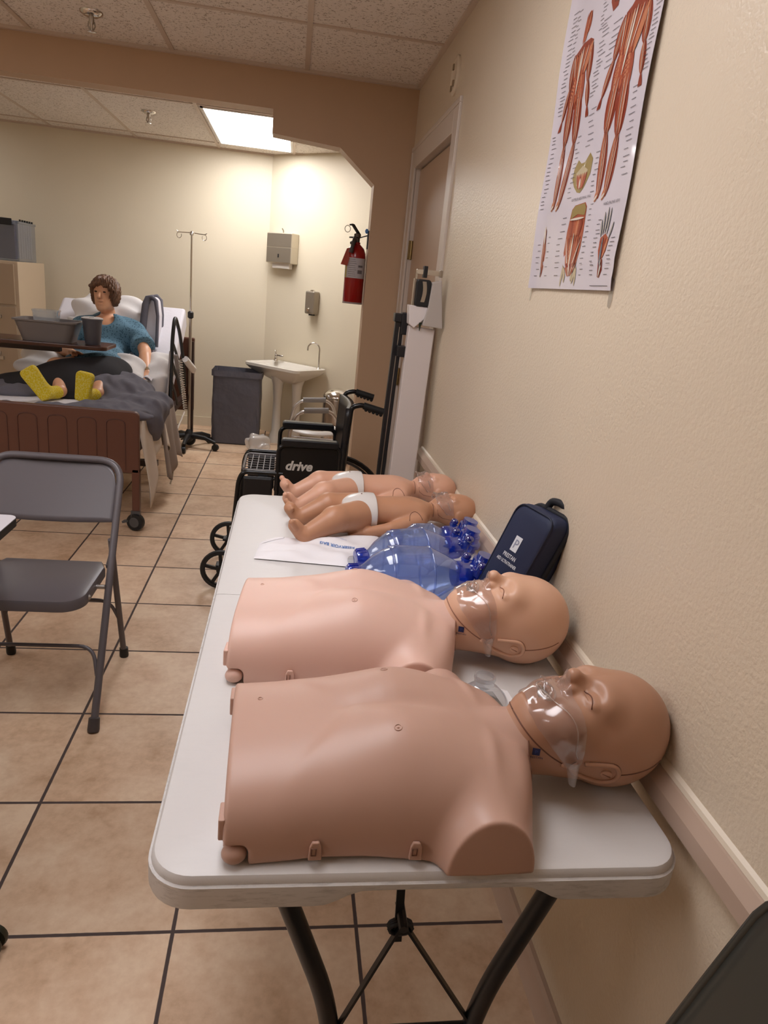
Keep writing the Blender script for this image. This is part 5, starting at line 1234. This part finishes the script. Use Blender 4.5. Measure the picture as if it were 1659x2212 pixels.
    # breathing shield wrapped over the mouth and cheeks
    def shields(Q_):
        Q_ = A3(Q_); dv = np.stack([0 * Q_[:, 1], np.sin(Q_[:, 1]), np.cos(Q_[:, 1])], 1); p0 = dv * .2; p0[:, 0] = Q_[:, 0]; p0[:, 2] += .095
        return drop(head_f, p0, -dv, Q_[:, 2])
    G = []
    nphi, nx = 61, 19
    for i in range(nphi):
        f = i / (nphi - 1) * 2 - 1; phi = math.radians(112 * f); af = abs(f)
        xa = np.interp(af, [0, .25, .5, .75, .9, 1], [.432, .430, .440, .462, .478, .487]); xb = np.interp(af, [0, .25, .5, .75, .9, 1], [.494, .498, .506, .510, .510, .503])
        for j in range(nx):
            g_ = j / (nx - 1); x = xa + (xb - xa) * g_
            wv = .0020 + .0009 * math.sin(11 * f + 5 * g_) * math.sin(4 * g_ + 3 * f) + .0003 * math.sin(31 * f - 13 * g_) + (.004 * max(0, af - .85) / .15)
            if af < .22 and g_ < .8: wv += .003
            G.append((x, phi, max(.0009, wv)))
    G = shields(G)
    o = obj('face_shield', MB().raw(W_(G), [(i * nx + j, (i + 1) * nx + j, (i + 1) * nx + j + 1, i * nx + j + 1) for i in range(nphi - 1) for j in range(nx - 1)]), m_film, t, smooth=180, label='clear plastic breathing shield')
    o.data.materials.append(m_filmw)
    fold_ = shields([(.452 + .055 * abs(f) ** .8 + .004 * math.sin(9 * f), math.radians(100 * f), .0042) for f in [-.95 + .05 * i for i in range(39)]])
    obj('shield_fold', MB().tube(W_(fold_), .0011, 6), m_filmw, o, smooth=180)
    lip = []
    for i in range(24):
        a = i * PI / 12; lip.append(np.array([.463 + .012 * math.cos(a), .026 * math.sin(a), .1655 - .004 * math.sin(a) ** 2]))
    obj('mouth_insert', MB().ball(W_([(.463, 0, .151)])[0], (.0095, .0205, .0065), 16, 8), M('grey_mouth_insert', '8a8380', .4), hd_, smooth=180)
    for s in (-1, 1):
        lp_ = drop(head_f, [(.5165 + .004 * (1 - ((k - 4) / 4) ** 2), s * (.017 + .0042 * k), .3) for k in range(9)], (0, 0, -1), .0002); obj('eyelid_crease', MB().tube(W_(lp_), .0010, 6), mg, hd_, smooth=180)
    obj('shield_mouthpiece', MB().tube(W_(lip), .0018, 8, closed=True), m_filmw, o, smooth=180)
    # the corner of the shield hanging free under the ear
    for s in (-1,):
        base = shields([(.495, math.radians(100 * s), .003)])[0]; V = []
        for i in range(7):
            for j in range(7):
                u, v = i / 6, j / 6; wd = .024 * (1 - .55 * u); V.append(base + np.array([(v - .5) * wd + .006 * u, s * (.004 + .006 * math.sin(v * 3)), -.040 * u]))
        obj('shield_tail', MB().raw(W_(V), [(i * 7 + j, (i + 1) * 7 + j, (i + 1) * 7 + j + 1, i * 7 + j + 1) for i in range(6) for j in range(6)]), m_filmw, o, smooth=180)
    return t
manikin((-.645, .894, ZT + .0003), .4, ('skin_brown_chest', 'bc9786'), ('skin_brown_head', 'b0846a'), ('skin_brown_seam', '6a4231'), 'brown-skinned torso manikin lying at the near end of the white table', True)
manikin((-.664, 1.324, ZT + .0003), -5.0, ('skin_light_chest', 'd9b3a3'), ('skin_light_head', 'd6a98d'), ('skin_light_seam', '8e5f4a'), 'lighter-skinned torso manikin, second from the near end of the table', False)

# ------------------------------------------------------------------ infant manikins
def infant_f(P):
    # local frame: origin below the hip, x towards the head
    d = s_ell(P, (.0, 0, .052), (.075, .066, .052)); d = smin(d, s_ell(P, (.11, .005, .052), (.095, .066, .050)), .04); d = smin(d, s_ell(P, (.175, .01, .055), (.05, .068, .043)), .03)
    d = smin(d, s_cone(P, (.19, .01, .052), (.26, .02, .055), .030, .028), .015)
    for s in (-1, 1):
        hip = A3((-.02, .042 * s, .050)); kn = A3((-.108, -.045 + .068 * s, .062)); an = A3((-.192, -.082 + .080 * s, .030))
        d = smin(d, s_cone(P, hip, kn, .050, .040), .012); d = smin(d, s_cone(P, kn + (.004, 0, .0), an, .040, .026), .008)
        hl = an + (-.008, 0, -.006); tp_ = hl + (-.046, -.006, .056); d = smin(d, s_cone(P, hl, hl + (tp_ - hl) * .62, .022, .019), .008)
        for k in range(5):
            o_ = (k - 2) * .0095 * -s; r_ = .0085 if k == 0 else .0060; tt = tp_ + (.006 if k == 0 else .010 + .003 * k, o_, -.004 - .003 * k)
            d = smin(d, s_cone(P, hl + (tp_ - hl) * .6 + (0, o_ * .8, 0), tt, .0085, r_), .003)
    for s in (-1, 1):
        sh_ = A3((.170, .01 + .066 * s, .044)); el = A3((.075, .006 + .088 * s, .024)); w_ = A3((.0, .0 + .090 * s, .016))
        d = smin(d, s_cone(P, sh_, el, .026, .020), .012); d = smin(d, s_cone(P, el, w_, .021, .015), .006)
        d = smin(d, s_ell(P, w_ + (-.022, 0, -.002), (.020, .014, .010)), .006)
        for k in range(4): d = smin(d, s_cone(P, w_ + (-.034, (k - 1.5) * .006, -.003), w_ + (-.056 + .003 * abs(k - 1.5), (k - 1.5) * .007, -.008), .0048, .0042), .003)
        d = smin(d, s_cone(P, w_ + (-.012, -s * .008, .002), w_ + (-.034, -s * .016, .003), .0055, .0045), .003)
    d = smax(d, -s_ell(P, (.205, .01, .115), (.05, .05, .02)), .02)
    return smax(d, -(P[:, 2] - .0004), .004)
def ihead_f(P):
    Y = np.abs(P[:, 1] - .025); Q = np.stack([P[:, 0], Y, P[:, 2]], 1)
    d = s_ell(Q, (.322, 0, .056), (.070, .059, .0555)); d = smin(d, s_ell(Q, (.270, 0, .066), (.036, .042, .036)), .025)
    d = smin(d, s_ell(Q, (.262, .024, .070), (.018, .016, .016)), .015); d = smin(d, s_ell(Q, (.248, 0, .084), (.012, .014, .012)), .012)
    d = smin(d, s_cone(Q, (.292, 0, .102), (.276, 0, .108), .006, .008), .008); d = smin(d, s_ell(Q, (.302, .02, .098), (.010, .018, .008)), .012)
    d = smax(d, -s_ell(Q, (.288, .021, .108), (.009, .011, .007)), .008); d = smin(d, s_ell(Q, (.288, .021, .098), (.008, .011, .006)), .003)
    d = smax(d, -s_ell(Q, (.259, 0, .101), (.005, .011, .010)), .004)
    d = smin(d, s_ell(Q, (.312, .056, .055), (.012, .006, .016)), .004)
    d = smin(d, s_cone(Q, (.285, 0, .052), (.235, 0, .052), .034, .0315), .012)
    d = smax(d, -(P[:, 2] - .0004), .004); return smax(d, .226 - Q[:, 0], .004)
def diaper_f(P):
    a = s_ell(P, (-.004, 0, .052), (.082, .0745, .0575)); a = smin(a, s_ell(P, (.03, 0, .052), (.07, .0745, .0570)), .02)
    a = smax(a, P[:, 0] - .034 - .10 * (P[:, 2] - .05) * 0, .002)
    for s in (-1, 1): a = smax(a, -s_cone(P, (-.030, .080 * s, .030), (-.18, -.045 + .11 * s, .085), .036, .090), .003)
    a = smax(a, -.070 - P[:, 0], .006); return smax(a, -(P[:, 2] - .001), .003)
IB = surf(infant_f, (-.29, -.20, -.003), (.27, .14, .125), .0030, 2); IH = surf(ihead_f, (.22, -.04, -.003), (.39, .09, .122), .0026, 2); ID = surf(diaper_f, (-.085, -.08, -.003), (.04, .08, .115), .0022, 2)
def infant(org, deg, cs, crv, label, white):
    xf = Xf(org, deg); t = thing('infant_manikin', label, 'manikin', org, 'infant training manikins'); W_ = lambda A_: [tuple(p) for p in xf(A3(A_))]
    ms = skin(cs[0], cs[1], .4); mg = M(crv[0], crv[1], .5)
    obj('body', smesh(IB, xf), ms, t, smooth=180); h = obj('head', smesh(IH, xf), ms, t, smooth=180)
    dp = obj('diaper', smesh(ID, xf), M('white_nappy_shell', 'd6d0cb', .25), t, smooth=180, label='glossy white moulded nappy')
    c = drop(diaper_f, (-.008, .0, .2), (0, 0, -1), .0003)[0]; obj('screw', MB().ball(W_([c])[0], (.003, .003, .0015), 10, 6), mg, dp, smooth=180)
    e = [drop(infant_f, (.155 + .022 * math.cos(a), -.2, .045 + .03 * math.sin(a)), (0, 1, 0), .0002)[0] for a in [math.radians(20 + 12 * i) for i in range(13)]]
    obj('shoulder_seam', MB().tube(W_(e), .0011, 5), mg, t, smooth=180)
    sj = [drop(ihead_f, (x, -.2, z), (0, 1, 0), .0002)[0] for x, z in ((.243, .070), (.247, .052), (.262, .042), (.285, .040), (.305, .046))]
    obj('jaw_seam', MB().tube(W_(sj), .0011, 5), mg, h, smooth=180)
    rg = [drop(infant_f, A3((.229, .017, .052)) + A3((0, math.sin(a), math.cos(a))) * .1, -A3((0, math.sin(a), math.cos(a))), .0003)[0] for a in [math.radians(-100 + 10 * i) for i in range(21)]]
    obj('neck_seam', MB().tube(W_(rg), .0012, 5), mg, t, smooth=180)
    G = []
    nphi, nx = 33, 13
    for i in range(nphi):
        f = i / (nphi - 1) * 2 - 1; phi = math.radians(88 * f); af = abs(f); xa = np.interp(af, [0, .5, 1], [.236, .240, .272]); xb = np.interp(af, [0, .5, 1], [.282, .290, .292]); dv = np.array([0, math.sin(phi), math.cos(phi)])
        for j in range(nx):
            g_ = j / (nx - 1); lift = .002 + .003 * abs(math.sin(13 * f + 7 * g_)) * (1 - .3 * af) + (.016 * (1 - g_) ** 2 * max(0, 1 - af * 1.2)) + .0015 * math.sin(29 * f + 11 * g_)
            G.append((xa + (xb - xa) * g_, phi, lift))
    G = A3(G); dv = np.stack([0 * G[:, 1], np.sin(G[:, 1]), np.cos(G[:, 1])], 1); p0 = dv * .12 + (0, .025, .055); p0[:, 0] = G[:, 0]; G = drop(ihead_f, p0, -dv, G[:, 2])
    o = obj('face_shield', MB().raw(W_(G), [(i * nx + j, (i + 1) * nx + j, (i + 1) * nx + j + 1, i * nx + j + 1) for i in range(nphi - 1) for j in range(nx - 1)]), m_film, t, smooth=180, label='crinkled clear plastic shield')
    obj('shield_edge', MB().tube(W_(G[0:nx * nphi:nx]), .0012, 5), m_filmw, o, smooth=180)
    obj('shield_tape', MB().bar(W_([G[8 * nx + 8]])[0], W_([G[3 * nx + 8]])[0], .004, .0015), m_filmw, o)
infant((-.345, 2.085, ZT + .0003), 5, ('skin_infant_tan', 'b98768'), ('seam_infant_tan', '7a4f3a'), 'tan infant manikin in white nappy, nearer of the two on the table', 0)
infant((-.362, 2.345, ZT + .0003), 4, ('skin_infant_pale', 'd3a288'), ('seam_infant_pale', '8c5e49'), 'paler infant manikin in white nappy, at the far end of the table', 0)

# ------------------------------------------------------------------ bag valve masks
m_bvm = film('blue_silicone', 'd3def8', .04, .10, .20, 'a4bff0')
m_bvmd = film('blue_clear_plastic', '5f86ea', .08, .05, .34, '2e5cd8')
m_bvmx = film('deep_blue_plastic', '1a2ea0', .10, .06, .75, '1420a0')
m_clr = film('clear_pvc', 'f3f5f7', .05, .06, .12, 'eef0f4')
def bvm(a, b, R, label, reservoir=None, kind=0):
    a, b = A3(a) + (0, 0, ZT), A3(b) + (0, 0, ZT); ax = b - a; L = np.linalg.norm(ax); ax /= L
    t = thing('bag_valve_mask', label, 'resuscitator', tuple(a), 'bag valve masks')
    prof = [(.30, .0), (.36, .03), (.62, .12), (.86, .24), (.93, .30), (.955, .305), (.99, .33), (1.0, .40), (.99, .5), (.97, .62), (.955, .70), (.965, .705), (.95, .72), (.88, .76), (.70, .87), (.52, .97), (.46, 1.0)]
    pf = []
    for i in range(len(prof) - 1):
        for k in range(3): s = k / 3; pf.append((R * (prof[i][0] * (1 - s) + prof[i + 1][0] * s), L * (prof[i][1] * (1 - s) + prof[i + 1][1] * s)))
    pf.append((R * prof[-1][0], L))
    bg = obj('bag', MB().lathe(pf, tuple(a), tuple(ax), 44, cap=False), m_bvm, t, smooth=180)
    for f in (.30, .705): obj('bag_ridge', MB().lathe([(R * .95, L * f - .003), (R * .985, L * f - .0005), (R * .985, L * f + .0005), (R * .95, L * f + .003)], tuple(a), tuple(ax), 44, cap=False), m_bvm, bg, smooth=60)
    cp = MB().lathe([(.016, -.034), (.024, -.032), (.027, -.026), (.027, -.004), (.022, .002)], tuple(a), tuple(ax), 26)
    X = A3(Vector(ax).orthogonal().normalized()); Yv = np.cross(ax, X)
    for k in range(14):
        an = k * PI / 7; c = a + (X * math.cos(an) + Yv * math.sin(an)) * .027; cp.bar(tuple(c - ax * .028), tuple(c - ax * .004), .004, .003)
    obj('intake_cap', cp, m_bvmd, t, smooth=40)
    n = b + ax * .0
    obj('neck_bush', MB().lathe([(.030, -.006), (.033, 0), (.033, .034), (.029, .040), (.029, .046)], tuple(n), tuple(ax), 26), m_bvmd, t, smooth=40)
    v0 = n + ax * .062; up = A3((.25, -.1, 1)); up /= np.linalg.norm(up)
    vv = MB().lathe([(.016, -.026), (.026, -.020), (.030, -.010), (.030, .004), (.037, .007), (.037, .018), (.028, .022), (.028, .038), (.022, .040), (.022, .054), (.020, .054)], tuple(v0), tuple(up), 26)
    vv.bar(tuple(n + ax * .04), tuple(v0), .03, .03); obj('patient_valve', vv, m_bvmd, t, smooth=40)
    for (da, du, dy, r) in ((.020, .030, .022, .0115), (.050, .022, -.030, .0135)):
        c = n + ax * da + up * du + A3((0, dy, 0)); k = obj('relief_valve', MB().lathe([(.009, -.018), (.009, -.002), (.012, 0), (.012, .008)], tuple(c), tuple(up), 18), m_bvmd, t, smooth=40)
        obj('relief_cap', MB().ball(tuple(c + up * .013), (r, r, r * .8), 16, 10), m_bvmx, k, smooth=180)
    return t, a, ax, n
bvm((-.402, 1.563, .058), (-.158, 1.585, .063), .073, 'blue bag valve mask nearest the lighter torso manikin, front of the row')
t2, a2, ax2, n2 = bvm((-.366, 1.722, .040), (-.146, 1.765, .063), .068, 'blue bag valve mask with white reservoir bag, middle of the row')
bvm((-.252, 1.885, .040), (-.118, 1.90, .048), .044, 'smaller pale blue bag valve mask behind the other two, by the infant')
# reservoir bag of the middle one, lying flat to the left
m_res = M('milky_reservoir_film', 'e9e5e7', .5, bump=(25, .15, .004))
def resv(u, v):
    # u along: 0 at the cap, 1 at the far left end; v across
    L0 = A3((-.40, 1.735)); wid = np.interp(u, [0, .08, .3, .8, 1], [.02, .12, .22, .19, .15]); c = np.array([np.interp(u, [0, .12, 1], [-.398, -.375, -.665]), np.interp(u, [0, .12, .4, 1], [1.735, 1.86, 1.875, 1.845])])
    if u < .12: c = np.array([-.398 + .06 * (u / .12) * v, 1.735 + .13 * (u / .12) + .02])
    y = c[1] + (v - .5) * wid
    z = .003 + .020 * math.sin(PI * v) * math.sin(PI * min(1, u * 1.1 + .05)) ** .7 + .004 * math.sin(13 * u + 7 * v) * math.sin(PI * v) + .003 * math.sin(29 * v + 5 * u)
    return (c[0], y, ZT + max(.002, z))
# simple quad outline instead of a straight strip: corners follow the photographed bag
Q0 = [A3((-.405, 1.745)), A3((-.665, 1.775)), A3((-.655, 1.895)), A3((-.290, 2.005))]
def rb(u, v, o_=0):
    a_ = Q0[0] * (1 - u) + Q0[1] * u; b_ = Q0[3] * (1 - u) + Q0[2] * u; p = a_ * (1 - v) + b_ * v
    e = max(0, min(u, 1 - u, v, 1 - v)); z = .003 + .017 * min(1, e * 5) ** .6 + .005 * math.sin(11 * u + 5 * v) * min(1, e * 6) + .004 * math.sin(17 * v - 9 * u) * min(1, e * 6)
    return (p[0], p[1], ZT + z + o_)
RB = obj('reservoir_bag', MB().grid(rb, 40, 30), m_res, t2, smooth=180, label='white reservoir bag lying flat')
obj('bag_seam', MB().grid(lambda u, v: rb(.80 + .17 * u, .80 + .14 * v, .0012), 8, 6), m_res, RB, smooth=180)
obj('bag_neck', MB().tube([(-.405, 1.755, ZT + .018), (-.385, 1.727, ZT + .032), (-.365, 1.722, ZT + .036)], [.012, .014, .014], 14), m_clr, t2, smooth=60)
def onbag(x, y, o_=.0016):
    # invert the bilinear patch
    u, v = .5, .5
    for _ in range(20):
        p = A3(rb(u, v)); e = A3((x, y)) - p[:2]; du = (A3(rb(u + 1e-3, v)) - p)[:2] / 1e-3; dv = (A3(rb(u, v + 1e-3)) - p)[:2] / 1e-3
        s = np.linalg.solve(np.stack([du, dv], 1), e); u += s[0]; v += s[1]; u = min(max(u, 0.0), 1.0); v = min(max(v, 0.0), 1.0)
    return rb(u, v, o_)
td = A3((-.151, .017)); td /= np.linalg.norm(td); tu = A3((-.10, -1.0)); tu /= np.linalg.norm(tu)
m_blue_ink = M('blue_print', '3f70b0', .6)
def tfn(ox, oy): return lambda a, b: onbag(ox + td[0] * a + tu[0] * b, oy + td[1] * a + tu[1] * b)
obj('printed_lettering', text_mb('RESERVOIR BAG', .0165, tfn(-.385, 1.862), bold=.0003, align='LEFT', cw=.85), m_blue_ink, RB)
obj('printed_lettering', text_mb('single use', .009, tfn(-.405, 1.905), align='LEFT'), m_blue_ink, RB)
# clear face mask of the middle one by the wall
t = t2; mc = n2 + A3((.085, .02, -.02)); mc[2] = ZT + .045
mdir = A3((.55, .2, .8)); mdir /= np.linalg.norm(mdir)
def mask(c, d, s=1.0): return MB().lathe([(.0165 * s, .036 * s), (.0168 * s, .026 * s), (.024 * s, .022 * s), (.037 * s, .010 * s), (.043 * s, 0), (.050 * s, -.006 * s), (.052 * s, -.014 * s), (.044 * s, -.018 * s), (.036 * s, -.012 * s)], tuple(c), tuple(d), 32, cap=False, ex=.82)
obj('face_mask', mask((-.035, 1.70, ZT + .022), (.2, .1, 1), .9), m_clr, t2, smooth=50)
# clear mask lying between the two torso manikins
t = thing('clear_face_mask', 'clear plastic breathing mask on the table between the two torso manikins', 'mask', (-.215, 1.075, ZT))
obj('dome', mask((-.212, 1.092, ZT + .0205), (0, 0, 1), 1.15), m_clr, t, smooth=50)
obj('cushion', MB().tube([(-.212 + .055 * math.cos(a), 1.092 + .046 * math.sin(a), ZT + .008) for a in [i * PI / 16 for i in range(32)]], .0075, 10, closed=True), m_clr, t, smooth=60)
obj('port', MB().lathe([(.0192, 0), (.0205, .003), (.0195, .009), (.0165, .009), (.0165, 0)], (-.212, 1.092, ZT + .0610), (0, 0, 1), 24, cap=False), m_clr, t, smooth=50)
obj('strap_tab', MB().raw([(-.185, 1.115, ZT + .022), (-.160, 1.105, ZT + .030), (-.150, 1.060, ZT + .020), (-.170, 1.065, ZT + .012), (-.20, 1.13, ZT + .012), (-.17, 1.135, ZT + .018)], [(0, 1, 2, 3), (4, 5, 1, 0)]), M('white_strap', 'd9d3d0', .6), t)

# ------------------------------------------------------------------ navy carry bags
m_navy = M('navy_nylon', '17213f', .62, bump=(420, .25, .001)); m_navyt = M('black_webbing', '101118', .7); m_wht = M('white_print', 'd5d6da', .5)
O = A3((-.128, 1.560, ZT + .002)); DW = A3((.25, -.97, 0)); DW /= np.linalg.norm(DW); DU = A3((.078, -.05, .290)); HU = np.linalg.norm(DU); DU /= HU; DT = np.cross(DW, DU); DT = -DT if DT[0] < 0 else DT; DT /= np.linalg.norm(DT)
def ab(w, u, tt): return tuple(O + DW * w + DU * u + DT * tt)
BW, BH, BT = .150, .302, .080
t = thing('navy_trainer_bag', 'navy zip case with white logo leaning on the wall behind the manikin head', 'bag', tuple(O))
def shell(f):
    pr_ = rrect(0, 0, BW, BH, .03, 6); n = len(pr_); lv = [(0, .010), (.006, .003), (.014, 0), (BT - .014, 0), (BT - .006, .003), (BT, .010)]; V = []
    for tt, ins in lv:
        for w, u in pr_:
            cw, cu = BW / 2, BH / 2; k = 1 - ins / .08; bulge = .0; V.append(ab(cw + (w - cw) * k, cu + (u - cu) * k, tt))
    F = [(i * n + j, i * n + (j + 1) % n, (i + 1) * n + (j + 1) % n, (i + 1) * n + j) for i in range(len(lv) - 1) for j in range(n)] + [tuple(range(n)), tuple(range((len(lv) - 1) * n, len(lv) * n))]
    return MB().raw(V, F)
obj('case', shell(0), m_navy, t, smooth=40)
zp = [ab(BW / 2 + (w - BW / 2) * 1.012, BH / 2 + (u - BH / 2) * 1.012, BT * .62) for w, u in rrect(0, 0, BW, BH, .03, 6)]
obj('zip', MB().tube(zp, .0065, 8, closed=True), m_navyt, t, smooth=60)
pi_ = [ab(BW / 2 + (w - BW / 2) * .955, BH / 2 + (u - BH / 2) * .975, .0035) for w, u in rrect(0, 0, BW, BH, .03, 6)]
obj('piping', MB().tube(pi_, .0022, 6, closed=True), M('navy_piping', '111a33', .6), t, smooth=60)
hp = smooth_path([Vector(ab(.045, BH + .002, .05)), Vector(ab(.050, BH + .022, .052)), Vector(ab(.085, BH + .026, .055)), Vector(ab(.118, BH + .014, .058)), Vector(ab(.13, BH - .012, .06))], 6)
obj('handle', MB().tube(hp, .009, 8), m_navyt, t, smooth=60)
lg = obj('logo_panel', MB().grid(lambda u, v: ab(.058 + .026 * u, .184 + .040 * v, -.0012), 2, 2), m_wht, t)
obj('logo_lettering', text_mb('P', .034, lambda a, b: ab(.071 + a, .192 + b, -.0018)), M('navy_logo_ink', '8b8fa3', .5), lg)
obj('maker_lettering', text_mb('PRESTAN', .0150, lambda a, b: ab(.070 + a, .164 + b, -.0012), bold=.0003, cw=.85), m_wht, t)
obj('maker_lettering', text_mb('AED ULTRATRAINER', .0118, lambda a, b: ab(.070 + a, .148 + b, -.0012), bold=.0002, cw=.75), m_wht, t)
t = thing('navy_pouch', 'small dark navy pouch lying on the table behind the lighter manikin face', 'bag', (-.08, 1.45, ZT))
pts = rrect(-.150, 1.405, -.035, 1.500, .03, 5)
def pou(ins, z): return [(x + (-.0925 - x) * ins, y + (1.4525 - y) * ins, ZT + z) for x, y in pts]
rs = [pou(.08, .001), pou(0, .010), pou(0, .034), pou(.05, .043), pou(.16, .047)]; n = len(pts); V = [p for r in rs for p in r]
obj('case', MB().raw(V, [(i * n + j, i * n + (j + 1) % n, (i + 1) * n + (j + 1) % n, (i + 1) * n + j) for i in range(4) for j in range(n)] + [tuple(range(n)), tuple(range(4 * n, 5 * n))]), m_navy, t, smooth=40)
obj('piping', MB().tube(pou(.03, .041), .0028, 8, closed=True), m_navyt, t, smooth=60)
def pk(u, v): return (-.135 + .125 * u, 1.50 + .13 * v, ZT + .006 + .012 * abs(math.sin(9 * v + 2 * u)) + .008 * abs(math.sin(7 * u + 15 * v)) * math.sin(PI * u) + .004 * math.sin(23 * v))
o = obj('plastic_packaging', MB().grid(pk, 30, 36), film('clear_packaging', 'eef0f4', .12, .06, .10, 'e2e4ea'), None, smooth=180); tag(o, 'crumpled clear plastic packaging between the front blue bag and the navy case', 'packaging')
